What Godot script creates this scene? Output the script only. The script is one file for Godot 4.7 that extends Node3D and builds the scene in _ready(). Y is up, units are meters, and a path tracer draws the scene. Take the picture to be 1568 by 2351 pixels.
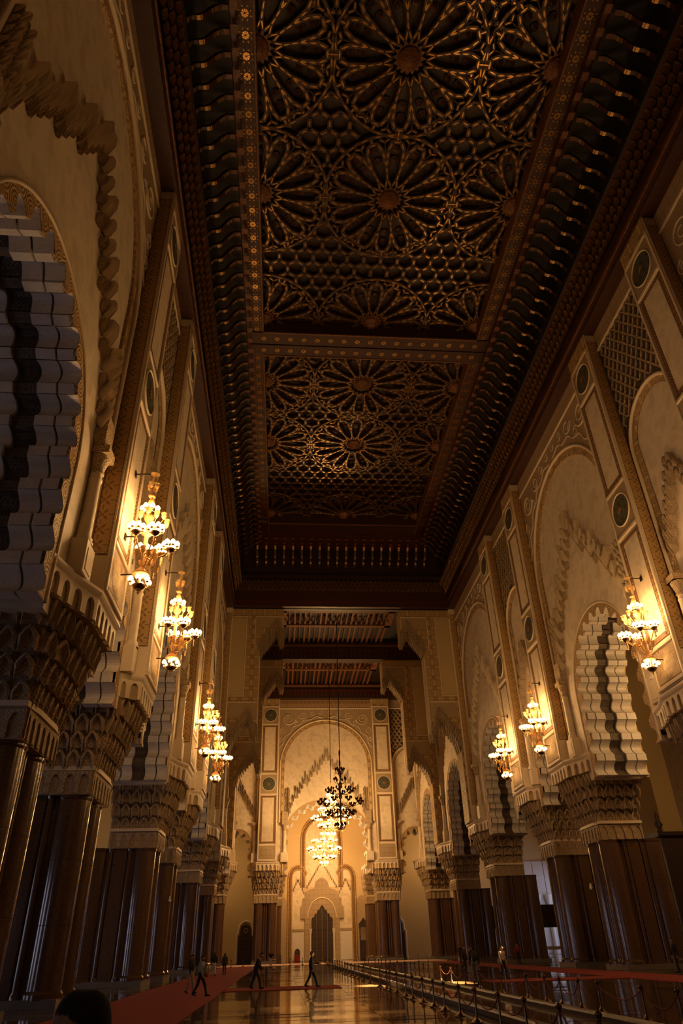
extends Node3D
# A great prayer hall: nave axis is x = 0, depth d runs along -z from the camera, one unit is a metre.

const FACE := 15.06        # nave face of the pilasters
const TOP := 41.96         # underside of the wooden cornice
const BAY := 10.3          # the building's module
const CAM_X := -7.62

var M := {}                # materials
var rng := RandomNumberGenerator.new()
var taken := {}


# ---------------------------------------------------------------- mesh building
class MB:
	var v := PackedVector3Array()
	var n := PackedVector3Array()
	var c := PackedColorArray()
	var tint := Color(1, 1, 1)
	var coloured := false

	func t(a: Vector3, b: Vector3, d: Vector3, out: Vector3) -> void:
		var nn := (b - a).cross(d - a)
		var l := nn.length()
		if l < 1e-12:
			return
		nn /= l
		if nn.dot(out) < 0.0:
			nn = -nn
			v.append(a); v.append(b); v.append(d)
		else:
			v.append(a); v.append(d); v.append(b)
		n.append(nn); n.append(nn); n.append(nn)
		if coloured:
			c.append(tint); c.append(tint); c.append(tint)

	func q(a: Vector3, b: Vector3, d: Vector3, e: Vector3, out: Vector3) -> void:
		t(a, b, d, out)
		t(a, d, e, out)

	func ts(a: Vector3, b: Vector3, d: Vector3, na: Vector3, nb: Vector3, nd: Vector3) -> void:
		var g := (b - a).cross(d - a)
		if g.length_squared() < 1e-16:
			return
		if g.dot(na + nb + nd) < 0.0:
			v.append(a); v.append(b); v.append(d)
			n.append(na); n.append(nb); n.append(nd)
		else:
			v.append(a); v.append(d); v.append(b)
			n.append(na); n.append(nd); n.append(nb)
		if coloured:
			c.append(tint); c.append(tint); c.append(tint)

	func qs(a: Vector3, b: Vector3, d: Vector3, e: Vector3, na: Vector3, nb: Vector3, nd: Vector3, ne: Vector3) -> void:
		ts(a, b, d, na, nb, nd)
		ts(a, d, e, na, nd, ne)

	func box(lo: Vector3, hi: Vector3) -> void:
		bx(Transform3D(Basis(), (lo + hi) / 2.0), (hi - lo).abs())

	func bx(tr: Transform3D, s: Vector3) -> void:
		var h := s / 2.0
		var ax := tr.basis.x * h.x
		var ay := tr.basis.y * h.y
		var az := tr.basis.z * h.z
		var o := tr.origin
		q(o + ax - ay - az, o + ax + ay - az, o + ax + ay + az, o + ax - ay + az, ax)
		q(o - ax - ay - az, o - ax + ay - az, o - ax + ay + az, o - ax - ay + az, -ax)
		q(o - ax + ay - az, o + ax + ay - az, o + ax + ay + az, o - ax + ay + az, ay)
		q(o - ax - ay - az, o + ax - ay - az, o + ax - ay + az, o - ax - ay + az, -ay)
		q(o - ax - ay + az, o + ax - ay + az, o + ax + ay + az, o - ax + ay + az, az)
		q(o - ax - ay - az, o + ax - ay - az, o + ax + ay - az, o - ax + ay - az, -az)

	# a box whose front (+z) edges are chamfered by b
	func slab(lo: Vector3, hi: Vector3, b: float) -> void:
		var p := [Vector2(lo.x, lo.y), Vector2(hi.x, lo.y), Vector2(hi.x, hi.y), Vector2(lo.x, hi.y)]
		var m := [Vector2(lo.x + b, lo.y + b), Vector2(hi.x - b, lo.y + b), Vector2(hi.x - b, hi.y - b), Vector2(lo.x + b, hi.y - b)]
		var cc := Vector3((lo.x + hi.x) / 2.0, (lo.y + hi.y) / 2.0, lo.z)
		for i in 4:
			var j := (i + 1) % 4
			var a0 := Vector3(p[i].x, p[i].y, lo.z)
			var a1 := Vector3(p[j].x, p[j].y, lo.z)
			var b0 := Vector3(p[i].x, p[i].y, hi.z - b)
			var b1 := Vector3(p[j].x, p[j].y, hi.z - b)
			var c0 := Vector3(m[i].x, m[i].y, hi.z)
			var c1 := Vector3(m[j].x, m[j].y, hi.z)
			var out := (a0 + a1) / 2.0 - cc
			q(a0, a1, b1, b0, out)
			q(b0, b1, c1, c0, out + Vector3(0, 0, 1))
		q(Vector3(m[0].x, m[0].y, hi.z), Vector3(m[1].x, m[1].y, hi.z), Vector3(m[2].x, m[2].y, hi.z), Vector3(m[3].x, m[3].y, hi.z), Vector3(0, 0, 1))

	# polygon in x, y pushed from z0 to z1
	func prism(poly: PackedVector2Array, z0: float, z1: float, back := true, tr := Transform3D()) -> void:
		var p := poly
		if Geometry2D.is_polygon_clockwise(p):
			p = p.duplicate()
			p.reverse()
		var ids := Geometry2D.triangulate_polygon(p)
		var fz := tr.basis.z * signf(z1 - z0)
		for i in range(0, ids.size(), 3):
			var a := p[ids[i]]
			var b := p[ids[i + 1]]
			var d := p[ids[i + 2]]
			t(tr * Vector3(a.x, a.y, z1), tr * Vector3(b.x, b.y, z1), tr * Vector3(d.x, d.y, z1), fz)
			if back:
				t(tr * Vector3(a.x, a.y, z0), tr * Vector3(b.x, b.y, z0), tr * Vector3(d.x, d.y, z0), -fz)
		for i in p.size():
			var a := p[i]
			var b := p[(i + 1) % p.size()]
			var e := b - a
			q(tr * Vector3(a.x, a.y, z0), tr * Vector3(b.x, b.y, z0), tr * Vector3(b.x, b.y, z1), tr * Vector3(a.x, a.y, z1), tr.basis * Vector3(e.y, -e.x, 0))

	# ribbon of quads between two polylines of the same length
	func band(a: PackedVector3Array, b: PackedVector3Array, out: Vector3) -> void:
		for i in a.size() - 1:
			q(a[i], a[i + 1], b[i + 1], b[i], out)

	# round body from a profile of (radius, height)
	func lathe(prof: Array, seg: int, tr := Transform3D(), from := 0.0, to := TAU) -> void:
		var k := prof.size()
		var nr := []
		for i in k:
			var a: Vector2 = prof[maxi(i - 1, 0)]
			var b: Vector2 = prof[mini(i + 1, k - 1)]
			var e := b - a
			nr.append(Vector2(e.y, -e.x).normalized())
		for s in seg:
			var a0 := from + (to - from) * s / seg
			var a1 := from + (to - from) * (s + 1) / seg
			var d0 := Vector3(cos(a0), 0, sin(a0))
			var d1 := Vector3(cos(a1), 0, sin(a1))
			for i in k - 1:
				var p: Vector2 = prof[i]
				var r: Vector2 = prof[i + 1]
				var np: Vector2 = nr[i]
				var nq: Vector2 = nr[i + 1]
				var up := Vector3.UP
				qs(tr * (d0 * p.x + up * p.y), tr * (d1 * p.x + up * p.y), tr * (d1 * r.x + up * r.y), tr * (d0 * r.x + up * r.y),
					(tr.basis * (d0 * np.x + up * np.y)).normalized(), (tr.basis * (d1 * np.x + up * np.y)).normalized(),
					(tr.basis * (d1 * nq.x + up * nq.y)).normalized(), (tr.basis * (d0 * nq.x + up * nq.y)).normalized())

	func tube(path: PackedVector3Array, rad: float, seg := 6, taper := 1.0) -> void:
		var k := path.size()
		var rings := []
		var dirs := []
		var side := Vector3.ZERO
		for i in k:
			var d := (path[mini(i + 1, k - 1)] - path[maxi(i - 1, 0)]).normalized()
			if i == 0:
				side = d.cross(Vector3.UP if absf(d.y) < 0.9 else Vector3.RIGHT).normalized()
			side = (side - d * side.dot(d)).normalized()
			var other := d.cross(side)
			var r := rad * lerpf(1.0, taper, float(i) / maxi(k - 1, 1))
			var ring := PackedVector3Array()
			var dd := PackedVector3Array()
			for s in seg + 1:
				var a := TAU * s / seg
				var u := side * cos(a) + other * sin(a)
				dd.append(u)
				ring.append(path[i] + u * r)
			rings.append(ring)
			dirs.append(dd)
		for i in k - 1:
			for s in seg:
				qs(rings[i][s], rings[i][s + 1], rings[i + 1][s + 1], rings[i + 1][s], dirs[i][s], dirs[i][s + 1], dirs[i + 1][s + 1], dirs[i + 1][s])

	# straight bar lying on the plane z = 0 with a bevelled face at z = h (towards +z)
	func bar(a: Vector2, b: Vector2, wa: float, wb: float, h: float, bev: float, z := 0.0) -> void:
		var d := (b - a).normalized()
		var s := Vector2(-d.y, d.x)
		var pa := [a + s * wa, a - s * wa]
		var pb := [b + s * wb, b - s * wb]
		var ia := [a + s * (wa - bev), a - s * (wa - bev)]
		var ib := [b + s * (wb - bev), b - s * (wb - bev)]
		var up := Vector3(0, 0, 1)
		for k in 2:
			var o := Vector3(s.x, s.y, 0) * (1.0 if k == 0 else -1.0)
			q(Vector3(pa[k].x, pa[k].y, z), Vector3(pb[k].x, pb[k].y, z), Vector3(pb[k].x, pb[k].y, z + h - bev), Vector3(pa[k].x, pa[k].y, z + h - bev), o)
			q(Vector3(pa[k].x, pa[k].y, z + h - bev), Vector3(pb[k].x, pb[k].y, z + h - bev), Vector3(ib[k].x, ib[k].y, z + h), Vector3(ia[k].x, ia[k].y, z + h), o + up)
		q(Vector3(ia[0].x, ia[0].y, z + h), Vector3(ib[0].x, ib[0].y, z + h), Vector3(ib[1].x, ib[1].y, z + h), Vector3(ia[1].x, ia[1].y, z + h), up)

	func add(o: MB, tr: Transform3D) -> void:
		var flip := tr.basis.determinant() < 0.0
		var nb := tr.basis.inverse().transposed()
		var k := o.v.size()
		for i in range(0, k, 3):
			var ids := [i, i + 2, i + 1] if flip else [i, i + 1, i + 2]
			for j in ids:
				v.append(tr * o.v[j])
				n.append((nb * o.n[j]).normalized())
				if coloured:
					c.append(tint)

	func mesh() -> ArrayMesh:
		var arr := []
		arr.resize(Mesh.ARRAY_MAX)
		arr[Mesh.ARRAY_VERTEX] = v
		arr[Mesh.ARRAY_NORMAL] = n
		if coloured:
			arr[Mesh.ARRAY_COLOR] = c
		var m := ArrayMesh.new()
		m.add_surface_from_arrays(Mesh.PRIMITIVE_TRIANGLES, arr)
		return m


# ---------------------------------------------------------------- nodes
func numbered(called: String) -> String:
	var k: int = taken.get(called, 0)
	taken[called] = k + 1
	return called if k == 0 else "%s_%03d" % [called, k]


func thing(called: String, label: String, category: String, group := "", kind := "") -> Node3D:
	var o := Node3D.new()
	o.name = numbered(called)
	add_child(o)
	tag(o, label, category, group, kind)
	return o


func tag(o: Node, label: String, category := "", group := "", kind := "") -> void:
	if label:
		o.set_meta("label", label)
	if category:
		o.set_meta("category", category)
	if group:
		o.set_meta("group", group)
	if kind:
		o.set_meta("kind", kind)


func structure(called: String, label: String) -> Node3D:
	var o := Node3D.new()
	o.name = called
	add_child(o)
	tag(o, label, "", "", "structure")
	return o


func part(called: String, mb: MB, mat: Material, parent: Node, tr := Transform3D()) -> MeshInstance3D:
	return inst(called, mb.mesh(), mat, parent, tr)


func inst(called: String, mesh: Mesh, mat: Material, parent: Node, tr := Transform3D()) -> MeshInstance3D:
	var o := MeshInstance3D.new()
	o.name = called
	o.mesh = mesh
	o.material_override = mat
	o.transform = tr
	parent.add_child(o, true)
	return o


func holder(called: String, parent: Node, tr := Transform3D()) -> Node3D:
	var o := Node3D.new()
	o.name = called
	o.transform = tr
	parent.add_child(o, true)
	return o


func copy_to(o: Node3D, parent: Node, tr: Transform3D, called := "") -> Node3D:
	var r: Node3D = o.duplicate()
	r.transform = tr
	if called:
		r.name = called
	parent.add_child(r, true)
	return r


func at(x: float, y: float, d: float, turn := 0.0) -> Transform3D:
	return Transform3D(Basis(Vector3.UP, turn), Vector3(x, y, -d))


# a module's place on the left or right wall, its local +z looking into the nave
func on_wall(side: int, d: float) -> Transform3D:
	return at(FACE * side, 0, d, PI / 2 if side < 0 else -PI / 2)


# ---------------------------------------------------------------- materials
func picture(size: int, f: Callable) -> Image:
	var im := Image.create(size, size, false, Image.FORMAT_RGB8)
	for y in size:
		for x in size:
			im.set_pixel(x, y, f.call(float(x) / size, float(y) / size))
	return im


func relief(size: int, f: Callable) -> Image:
	var im := Image.create(size, size, false, Image.FORMAT_RF)
	for y in size:
		for x in size:
			im.set_pixel(x, y, Color(f.call(float(x) / size, float(y) / size), 0, 0))
	return im


func lin(r: float, g: float, b: float) -> Color:
	return Color(r, g, b).linear_to_srgb()


func plain(called: String, col: Color, rough: float, metal := 0.0) -> StandardMaterial3D:
	var m := StandardMaterial3D.new()
	m.resource_name = called
	m.albedo_color = col
	m.roughness = rough
	m.metallic = metal
	return m


# two-tone pattern: h in 0..1 picks between ground and figure, and stands up as relief
func patterned(called: String, size: int, h: Callable, ground: Color, figure: Color, rough: float, per_metre: float, bump: float, world := true) -> StandardMaterial3D:
	var hi := relief(size, h)
	var col := Image.create(size, size, false, Image.FORMAT_RGB8)
	var r2 := RandomNumberGenerator.new()
	r2.seed = called.hash()
	for y in size:
		for x in size:
			var k: float = hi.get_pixel(x, y).r
			var g := 1.0 + r2.randf_range(-0.06, 0.06)
			var cc := ground.lerp(figure, k)
			col.set_pixel(x, y, Color(cc.r * g, cc.g * g, cc.b * g))
	var m := StandardMaterial3D.new()
	m.resource_name = called
	m.albedo_texture = ImageTexture.create_from_image(col)
	m.roughness = rough
	m.uv1_triplanar = true
	m.uv1_world_triplanar = world
	m.uv1_triplanar_sharpness = 8.0
	m.uv1_scale = Vector3.ONE * per_metre
	if bump > 0.0:
		var b := Image.create(size, size, false, Image.FORMAT_RGB8)
		for y in size:
			for x in size:
				var k: float = hi.get_pixel(x, y).r
				b.set_pixel(x, y, Color(k, k, k))
		b.bump_map_to_normal_map(bump)
		m.normal_enabled = true
		m.normal_texture = ImageTexture.create_from_image(b)
	return m


func noisy(called: String, freq: float, cols: PackedColorArray, offs: PackedFloat32Array, rough: float, per_metre: float, bump := 0.0, kind := FastNoiseLite.TYPE_SIMPLEX_SMOOTH, octaves := 5, size := 512, sd := 3) -> StandardMaterial3D:
	var fn := FastNoiseLite.new()
	fn.seed = sd
	fn.noise_type = kind
	fn.frequency = freq
	fn.fractal_octaves = octaves
	var tx := NoiseTexture2D.new()
	tx.width = size
	tx.height = size
	tx.seamless = true
	tx.noise = fn
	var gr := Gradient.new()
	gr.colors = cols
	gr.offsets = offs
	tx.color_ramp = gr
	var m := StandardMaterial3D.new()
	m.resource_name = called
	m.albedo_texture = tx
	m.roughness = rough
	m.uv1_triplanar = true
	m.uv1_world_triplanar = true
	m.uv1_scale = Vector3.ONE * per_metre
	if bump > 0.0:
		var nx := NoiseTexture2D.new()
		nx.width = size
		nx.height = size
		nx.seamless = true
		nx.noise = fn
		nx.as_normal_map = true
		nx.bump_strength = bump
		m.normal_enabled = true
		m.normal_texture = nx
	return m


func sstep(a: float, b: float, x: float) -> float:
	var k := clampf((x - a) / (b - a), 0.0, 1.0)
	return k * k * (3.0 - 2.0 * k)


func girih(x: float, y: float) -> float:
	var a := cos(TAU * x)
	var b := cos(TAU * y)
	var e := cos(TAU * (x + y))
	var g := cos(TAU * (x - y))
	var f := a + b + 0.7 * (e + g)
	var k := absf(fposmod(f * 0.9, 1.0) - 0.5) * 2.0
	return sstep(0.35, 0.6, k)


func leaves(x: float, y: float) -> float:
	# crossing leaves round a small quatrefoil
	var u := fposmod(x, 1.0) - 0.5
	var w := fposmod(y, 1.0) - 0.5
	var best := 0.0
	for k in 4:
		var ang := PI / 4 + k * PI / 2
		var p := Vector2(u, w).rotated(-ang)
		var along := (p.x - 0.3) / 0.2
		if absf(along) < 1.0:
			best = maxf(best, sstep(0.0, 0.02, 0.075 * (1.0 - along * along) - absf(p.y)))
		var p2 := Vector2(u, w).rotated(-ang + PI / 4)
		var al2 := (p2.x - 0.43) / 0.1
		if absf(al2) < 1.0:
			best = maxf(best, sstep(0.0, 0.02, 0.05 * (1.0 - al2 * al2) - absf(p2.y)))
	var r := Vector2(u, w).length()
	best = maxf(best, sstep(0.02, 0.0, absf(r - 0.07) - 0.02))
	return best


func scrolls(x: float, y: float) -> float:
	var a := sin(TAU * (x * 2.0 + 0.35 * sin(TAU * y))) + sin(TAU * (y * 2.0 + 0.35 * sin(TAU * x)))
	var b := sin(TAU * (x * 3.0 - y + 0.2 * sin(TAU * y * 2.0)))
	var f := a * 0.8 + b * 0.6
	var k := absf(fposmod(f * 1.1, 1.0) - 0.5) * 2.0
	return sstep(0.3, 0.62, k)


func arabesque(x: float, y: float) -> float:
	# sprays of small leaves round interlocking rings
	var row := floorf(fposmod(y, 1.0) * 4.0)
	var a := leaves(x * 4.0 + (0.5 if int(row) % 2 else 0.0), y * 4.0)
	var u := fposmod(x * 2.0, 1.0) - 0.5
	var w := fposmod(y * 2.0, 1.0) - 0.5
	var r := Vector2(u, w).length()
	var ring := sstep(0.03, 0.012, absf(r - 0.36)) 
	var an := atan2(w, u)
	var petal := sstep(0.03, 0.0, absf(r - 0.2 - 0.05 * cos(an * 8.0)) - 0.02)
	return maxf(maxf(a * 0.9, ring), petal * 0.8)


func swirls(x: float, y: float) -> float:
	var u := fposmod(x * 2.0, 1.0) - 0.5
	var w := fposmod(y * 2.0, 1.0) - 0.5
	var r := Vector2(u, w).length()
	var an := atan2(w, u) / TAU
	var k := absf(fposmod(r * 6.0 - an, 1.0) - 0.5) * 2.0
	return sstep(0.35, 0.65, k)


func script_strokes(x: float, y: float) -> float:
	# tall strokes and bowls of a carved inscription
	var v := 0.0
	var col := fposmod(x * 9.0, 1.0)
	var id := int(floor(fposmod(x, 1.0) * 9.0))
	var hgt := 0.55 + 0.35 * absf(sin(id * 2.4 + 1.0))
	if absf(col - 0.5) < 0.13 and y > 1.0 - hgt and y < 0.9:
		v = 1.0
	var wave := 0.68 + 0.1 * sin(TAU * (x * 5.0 + 0.1 * sin(TAU * x * 3.0)))
	if absf(y - wave) < 0.07:
		v = 1.0
	var bowl := Vector2(fposmod(x * 4.5, 1.0) - 0.5, (y - 0.45) * 1.6).length()
	if absf(bowl - 0.24) < 0.07 and id % 2 == 0:
		v = 1.0
	return v


func make_materials() -> void:
	M.plaster = noisy("cream plaster", 0.006, PackedColorArray([lin(0.60, 0.50, 0.36), lin(0.74, 0.63, 0.47), lin(0.66, 0.55, 0.41)]), PackedFloat32Array([0.2, 0.55, 0.9]), 0.6, 0.16, 2.0)
	M.stone = noisy("pale dressed stone", 0.03, PackedColorArray([lin(0.60, 0.55, 0.50), lin(0.70, 0.65, 0.59)]), PackedFloat32Array([0.2, 0.8]), 0.55, 0.4, 1.5)
	M.cream = plain("cream moulding", lin(0.70, 0.58, 0.42), 0.5)
	M.brown_band = patterned("brown leaf band", 192, func(x, y): return leaves(x, y), lin(0.46, 0.29, 0.11), lin(0.20, 0.11, 0.035), 0.55, 1.3, 0.0)
	M.girih = patterned("ochre interlace", 192, func(x, y): return girih(x, y), lin(0.30, 0.19, 0.08), lin(0.52, 0.36, 0.17), 0.6, 0.7, 4.0)
	M.carved = patterned("carved stucco", 256, func(x, y): return arabesque(x, y), lin(0.34, 0.24, 0.14), lin(0.60, 0.47, 0.31), 0.65, 0.62, 5.0)
	M.carved_fine = patterned("fine carved stucco", 192, func(x, y): return 0.7 * leaves(x * 4.0, y * 4.0) + 0.3 * girih(x * 4.0, y * 4.0), lin(0.36, 0.26, 0.15), lin(0.57, 0.44, 0.28), 0.65, 0.9, 4.0)
	M.swirl = patterned("swirl carving", 192, func(x, y): return swirls(x, y), lin(0.34, 0.20, 0.08), lin(0.62, 0.44, 0.22), 0.6, 0.55, 7.0)
	M.script = patterned("inscription", 256, func(x, y): return script_strokes(x, y), lin(0.26, 0.15, 0.07), lin(0.60, 0.46, 0.29), 0.6, 0.6, 6.0)
	M.mosaic = patterned("dark green mosaic", 192, func(x, y): return girih(x * 2.0, y * 2.0), lin(0.035, 0.045, 0.035), lin(0.12, 0.11, 0.07), 0.4, 0.8, 2.0)
	M.border = patterned("brown dentil border", 128, func(x, y): return leaves(x * 2.0, y * 2.0), lin(0.16, 0.075, 0.025), lin(0.50, 0.36, 0.2), 0.6, 1.1, 2.0)
	M.gold_stucco = patterned("golden stucco with rosettes", 256, func(x, y): return 0.55 * swirls(x * 0.5, y * 0.5) + 0.45 * girih(x * 2.0, y * 2.0), lin(0.56, 0.43, 0.23), lin(0.62, 0.48, 0.27), 0.6, 0.7, 1.0)
	M.dark_carving = patterned("dark carved strip", 192, func(x, y): return arabesque(x, y), lin(0.07, 0.05, 0.035), lin(0.20, 0.15, 0.10), 0.6, 0.7, 5.0)
	M.granite = noisy("polished brown granite", 0.25, PackedColorArray([lin(0.045, 0.022, 0.012), lin(0.10, 0.052, 0.03), lin(0.19, 0.11, 0.07)]), PackedFloat32Array([0.25, 0.55, 0.85]), 0.15, 0.5, 0.0, FastNoiseLite.TYPE_VALUE, 3)
	M.granite.metallic_specular = 0.6
	M.granite_grey = noisy("polished grey granite", 0.25, PackedColorArray([lin(0.10, 0.085, 0.08), lin(0.17, 0.15, 0.14), lin(0.27, 0.24, 0.23)]), PackedFloat32Array([0.25, 0.55, 0.85]), 0.3, 0.5, 0.0, FastNoiseLite.TYPE_VALUE, 3)
	M.floor = noisy("polished floor marble", 0.008, PackedColorArray([lin(0.10, 0.058, 0.028), lin(0.17, 0.105, 0.055), lin(0.13, 0.075, 0.036), lin(0.25, 0.17, 0.10)]), PackedFloat32Array([0.2, 0.5, 0.7, 0.95]), 0.07, 0.3, 0.0, FastNoiseLite.TYPE_SIMPLEX_SMOOTH, 6)
	M.floor.metallic_specular = 0.75
	M.floor_pale = noisy("pale floor marble", 0.01, PackedColorArray([lin(0.34, 0.24, 0.16), lin(0.44, 0.33, 0.23)]), PackedFloat32Array([0.2, 0.9]), 0.1, 0.3)
	M.wood = patterned("painted dark cedar", 256, func(x, y): return arabesque(x, y), lin(0.040, 0.010, 0.005), lin(0.085, 0.027, 0.009), 0.42, 0.8, 3.0)
	M.wood_plain = noisy("red cedar", 0.02, PackedColorArray([lin(0.060, 0.012, 0.006), lin(0.105, 0.022, 0.010)]), PackedFloat32Array([0.2, 0.9]), 0.38, 0.4)
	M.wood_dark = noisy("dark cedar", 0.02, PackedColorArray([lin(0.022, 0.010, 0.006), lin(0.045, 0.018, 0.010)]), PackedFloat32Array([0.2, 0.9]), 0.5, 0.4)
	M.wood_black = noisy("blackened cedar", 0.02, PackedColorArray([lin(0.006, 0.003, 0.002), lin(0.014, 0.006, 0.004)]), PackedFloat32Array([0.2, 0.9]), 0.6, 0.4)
	M.wood_gold = patterned("gilded cedar", 192, func(x, y): return arabesque(x, y), lin(0.12, 0.035, 0.012), lin(0.32, 0.155, 0.048), 0.38, 0.9, 3.0)
	M.strap = patterned("painted strapwork", 192, func(x, y): return leaves(x * 2.0, y * 2.0), lin(0.048, 0.017, 0.006), lin(0.105, 0.050, 0.016), 0.42, 0.7, 2.0)
	M.gilt = plain("gilding", lin(0.46, 0.26, 0.085), 0.28, 1.0)
	M.gilt_dull = plain("old gilding", lin(0.50, 0.29, 0.10), 0.42, 0.8)
	M.comb = plain("gilded honeycomb", lin(0.20, 0.105, 0.04), 0.34, 0.6)
	M.stalactite = patterned("carved stalactite stucco", 192, func(x, y): return arabesque(x, y), lin(0.42, 0.31, 0.19), lin(0.66, 0.53, 0.36), 0.6, 1.0, 4.0)
	M.ochre = plain("ochre plaster", lin(0.52, 0.39, 0.19), 0.6)
	M.carpet = noisy("red carpet", 0.15, PackedColorArray([lin(0.17, 0.008, 0.007), lin(0.27, 0.014, 0.010)]), PackedFloat32Array([0.2, 0.8]), 0.95, 0.7, 3.0)
	M.carpet_pale = noisy("pale rose carpet", 0.12, PackedColorArray([lin(0.40, 0.24, 0.19), lin(0.52, 0.34, 0.27)]), PackedFloat32Array([0.2, 0.8]), 0.95, 0.7, 3.0)
	M.brass = plain("dark brass", lin(0.17, 0.11, 0.06), 0.25, 0.9)
	M.kerb = plain("brown kerb stone", lin(0.05, 0.032, 0.02), 0.5)
	M.rope = plain("red rope", lin(0.16, 0.015, 0.012), 0.8)
	M.iron = plain("dark iron", lin(0.03, 0.022, 0.016), 0.4, 0.6)
	M.amber = plain("amber glass", lin(0.70, 0.47, 0.21), 0.18)
	M.amber.backlight_enabled = true
	M.amber.backlight = lin(0.4, 0.24, 0.09)
	M.bronze = plain("bronze", lin(0.14, 0.08, 0.035), 0.3, 0.9)
	M.bulb = plain("lit bulb", lin(1, 0.9, 0.7), 0.4)
	M.bulb.emission_enabled = true
	M.bulb.emission = Color(1.0, 0.80, 0.50)
	M.bulb.emission_energy_multiplier = 5.0
	M.daylight = plain("daylit window glass", lin(0.7, 0.75, 0.85), 0.3)
	M.daylight.emission_enabled = true
	M.daylight.emission = Color(0.74, 0.80, 1.0)
	M.daylight.emission_energy_multiplier = 1.2
	M.cloth = plain("cloth", Color.WHITE, 0.85)
	M.cloth.vertex_color_use_as_albedo = true
	M.black = plain("black enamel", lin(0.008, 0.007, 0.006), 0.4)
	M.white = plain("white enamel", lin(0.7, 0.66, 0.6), 0.4)


# ---------------------------------------------------------------- shared small shapes
var shape := {}            # meshes used many times


func niche(w: float, h: float, dp: float, pend := true) -> MB:
	# one stalactite cell: a pointed hood over a hollow, with a pendant at each foot
	var m := MB.new()
	var inner := PackedVector2Array()
	var outer := PackedVector2Array()
	var deep := PackedVector2Array()
	for k in 9:
		var s := k / 8.0
		var e := 1.0 - pow(absf(2.0 * s - 1.0), 1.5)
		inner.append(Vector2((s - 0.5) * w * 0.70, h * (0.38 + 0.44 * e)))
		outer.append(Vector2((s - 0.5) * w, h * (0.46 + 0.54 * e)))
		deep.append(Vector2((s - 0.5) * w * 0.5, h * (0.30 + 0.36 * e)))
	var zf := Vector3(0, 0, 1)
	for k in 8:
		var i0 := inner[k]
		var i1 := inner[k + 1]
		var o0 := outer[k]
		var o1 := outer[k + 1]
		var d0 := deep[k]
		var d1 := deep[k + 1]
		var up := Vector3((o0.x + o1.x) / w, 1.0, 0.3)
		m.q(Vector3(i0.x, i0.y, dp), Vector3(i1.x, i1.y, dp), Vector3(o1.x, o1.y, dp * 0.86), Vector3(o0.x, o0.y, dp * 0.86), zf)
		m.q(Vector3(o0.x, o0.y, dp * 0.86), Vector3(o1.x, o1.y, dp * 0.86), Vector3(o1.x, o1.y, 0), Vector3(o0.x, o0.y, 0), up)
		m.q(Vector3(i0.x, i0.y, dp), Vector3(i1.x, i1.y, dp), Vector3(d1.x, d1.y, dp * 0.2), Vector3(d0.x, d0.y, dp * 0.2), Vector3(-(i0.x + i1.x), -1.0, 0.5))
		m.q(Vector3(d0.x, d0.y, dp * 0.2), Vector3(d1.x, d1.y, dp * 0.2), Vector3(d1.x, 0, dp * 0.12), Vector3(d0.x, 0, dp * 0.12), zf)
	for s in [-1.0, 1.0]:
		var x0: float = s * w * 0.5
		var x1: float = s * w * 0.33
		var x2: float = s * w * 0.25
		var lo := -0.26 * h if pend else 0.0
		var a := Vector3(x0, h * 0.46, dp * 0.86)
		var b := Vector3(x1, h * 0.38, dp)
		var cpt := Vector3(x2, h * 0.30, dp * 0.2)
		var f := Vector3(s * w * 0.42, lo, dp * 0.5)
		m.t(a, b, f, Vector3(s * 0.3, 0, 1))
		m.t(b, cpt, f, Vector3(-s, 0, 0.3))
		m.t(a, Vector3(x0, h * 0.46, 0), f, Vector3(s, 0, 0))
		m.t(cpt, Vector3(x2, 0, dp * 0.12), f, Vector3(-s, 0, 0.3))
		m.t(Vector3(x0, h * 0.46, 0), Vector3(x0, 0, 0), f, Vector3(s, -0.4, 0))
	return m


func stalactite() -> MB:
	# a slim hooded cell with a pendant at each foot
	return niche(0.38, 0.95, 0.55)


func blind_arch(w: float, h: float, dp: float) -> MB:
	# a plate with a round-headed opening
	var m := MB.new()
	var a := w * 0.30
	var spring := h * 0.52
	var poly := PackedVector2Array([Vector2(-w / 2, 0), Vector2(-w / 2, h), Vector2(w / 2, h), Vector2(w / 2, 0), Vector2(a, 0)])
	for k in 9:
		var g := PI * k / 8.0
		poly.append(Vector2(a * cos(g), spring + a * 1.1 * sin(g)))
	poly.append(Vector2(-a, 0))
	m.prism(poly, 0, dp, false)
	return m


func star(points: int, r0: float, r1: float, h: float) -> MB:
	var m := MB.new()
	var poly := PackedVector2Array()
	for k in points * 2:
		var g := TAU * k / (points * 2)
		poly.append(Vector2(cos(g), sin(g)) * (r1 if k % 2 == 0 else r0))
	m.prism(poly, 0, h, false)
	return m


func torus_xy(r: float, t: float, seg: int, tr := Transform3D()) -> MB:
	var m := MB.new()
	var path := PackedVector3Array()
	for k in seg + 1:
		var g := TAU * k / seg
		path.append(tr * Vector3(cos(g) * r, sin(g) * r, 0))
	m.tube(path, t, 6)
	return m


func spiral(cx: float, cy: float, r: float, turns: float, dir: float, start: float) -> PackedVector3Array:
	var p := PackedVector3Array()
	var k := int(turns * 14)
	for i in k + 1:
		var s := float(i) / k
		var g := start + dir * s * turns * TAU
		var rr := r * (1.0 - 0.82 * s)
		p.append(Vector3(cx + cos(g) * rr, cy + sin(g) * rr, 0))
	return p


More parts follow.
